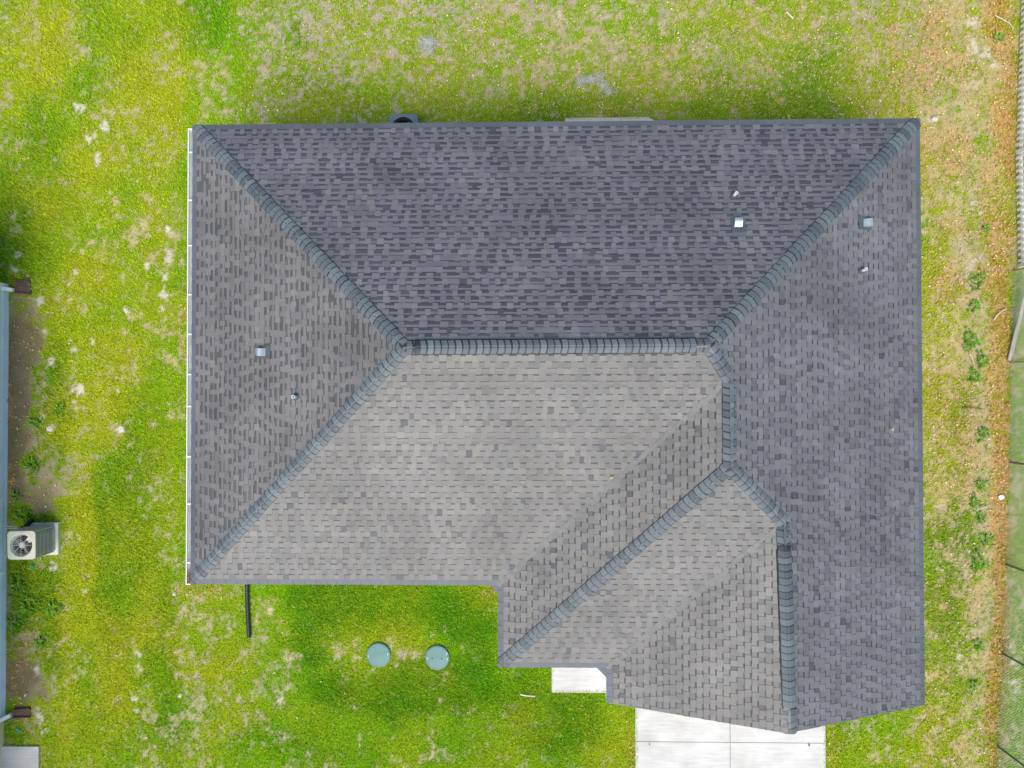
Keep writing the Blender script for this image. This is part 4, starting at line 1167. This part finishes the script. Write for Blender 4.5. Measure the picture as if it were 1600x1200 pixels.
X = np.concatenate([X, EP[:, 0]]); Y = np.concatenate([Y, EP[:, 1]]); ang = np.concatenate([ang, EP[:, 2]])
Ln = np.concatenate([Ln, RNG.uniform(.05, .15, ne)*RNG.random(ne)**.5]); wd = np.concatenate([wd, np.full(ne, .006)]); lean = np.concatenate([lean, RNG.uniform(.6, .85, ne)])
bc = np.concatenate([bc, np.array([(.20, .42, .005)])*RNG.uniform(.5, 1.2, (ne, 1))]); n = len(X)
ca_, sa_ = np.cos(ang), np.sin(ang)
v3 = np.empty((n, 3, 3))
v3[:, 0] = np.stack([X - sa_*wd, Y + ca_*wd, np.full(n, -.004)], 1)
v3[:, 1] = np.stack([X + sa_*wd, Y - ca_*wd, np.full(n, -.004)], 1)
v3[:, 2] = np.stack([X + ca_*Ln*lean, Y + sa_*Ln*lean, Ln*np.sqrt(np.clip(1-lean**2, .05, 1)) + .006], 1)
M_GRASS = tint_mat("grass_blade", rough=0.6, spec=0.15, grain=0.05, gscale=20, big=0.06, bigscale=1.5, bump=0)
grass = raw_mesh("grass", v3.reshape(-1, 3), np.arange(3*n).reshape(-1, 3), np.repeat(bc, 3, axis=0), M_GRASS)
tag(grass, "bright green and yellow lawn grass growing round the house", "grass", kind="stuff")

NL = 210000
X = RNG.uniform(-15, 14.8, NL); Y = RNG.uniform(-11.4, 11.6, NL)
k = outside(X, Y); X, Y = X[k], Y[k]
U, V, dry, lushv, yel, lit, sand, soil, back, right, n1, n2, n3 = maps(X, Y)
pr = np.clip(lit*1.1 + .16*back + .22*right + .004 + .25*soil*.5, 0, 1)*(.3+1.2*n3)
k = RNG.random(len(X)) < pr
X, Y = X[k], Y[k]; right = right[k]; soil = soil[k]; lit = lit[k]; n = len(X)
pal = np.array([(.56,.26,.05),(.64,.36,.10),(.46,.20,.04),(.70,.50,.22),(.62,.46,.26),(.32,.15,.05)])
palb = np.array([(.58,.47,.28),(.52,.36,.20),(.44,.28,.14),(.62,.52,.34),(.50,.27,.11),(.34,.20,.11)])
pick = RNG.integers(0, 6, n)
lc = np.where((lit > .3)[:, None], pal[pick], palb[pick])*(0.7+.6*RNG.random(n))[:, None]
ang = RNG.uniform(0, 2*np.pi, n); L = .014+.026*RNG.random(n); W = L*(.25+.35*RNG.random(n)); z = .012+.05*RNG.random(n)
ca_, sa_ = np.cos(ang), np.sin(ang)
q4 = np.empty((n, 4, 3))
for j, (a, b, dz) in enumerate(((-1, 0, 0), (0, -1, .008), (1, 0, 0), (0, 1, .012))):
    q4[:, j] = np.stack([X + ca_*L*a - sa_*W*b, Y + sa_*L*a + ca_*W*b, z+dz*RNG.uniform(-1, 1.5, n)], 1)
b4 = np.arange(n)*4
tl = np.concatenate([np.stack([b4, b4+1, b4+2], 1), np.stack([b4, b4+2, b4+3], 1)])
litter = raw_mesh("leaf_litter", q4.reshape(-1, 3), tl, np.repeat(lc, 4, axis=0), M_LITTER)
tag(litter, "orange and brown fallen leaves scattered over the lawn and along the fence", "leaves", kind="stuff")
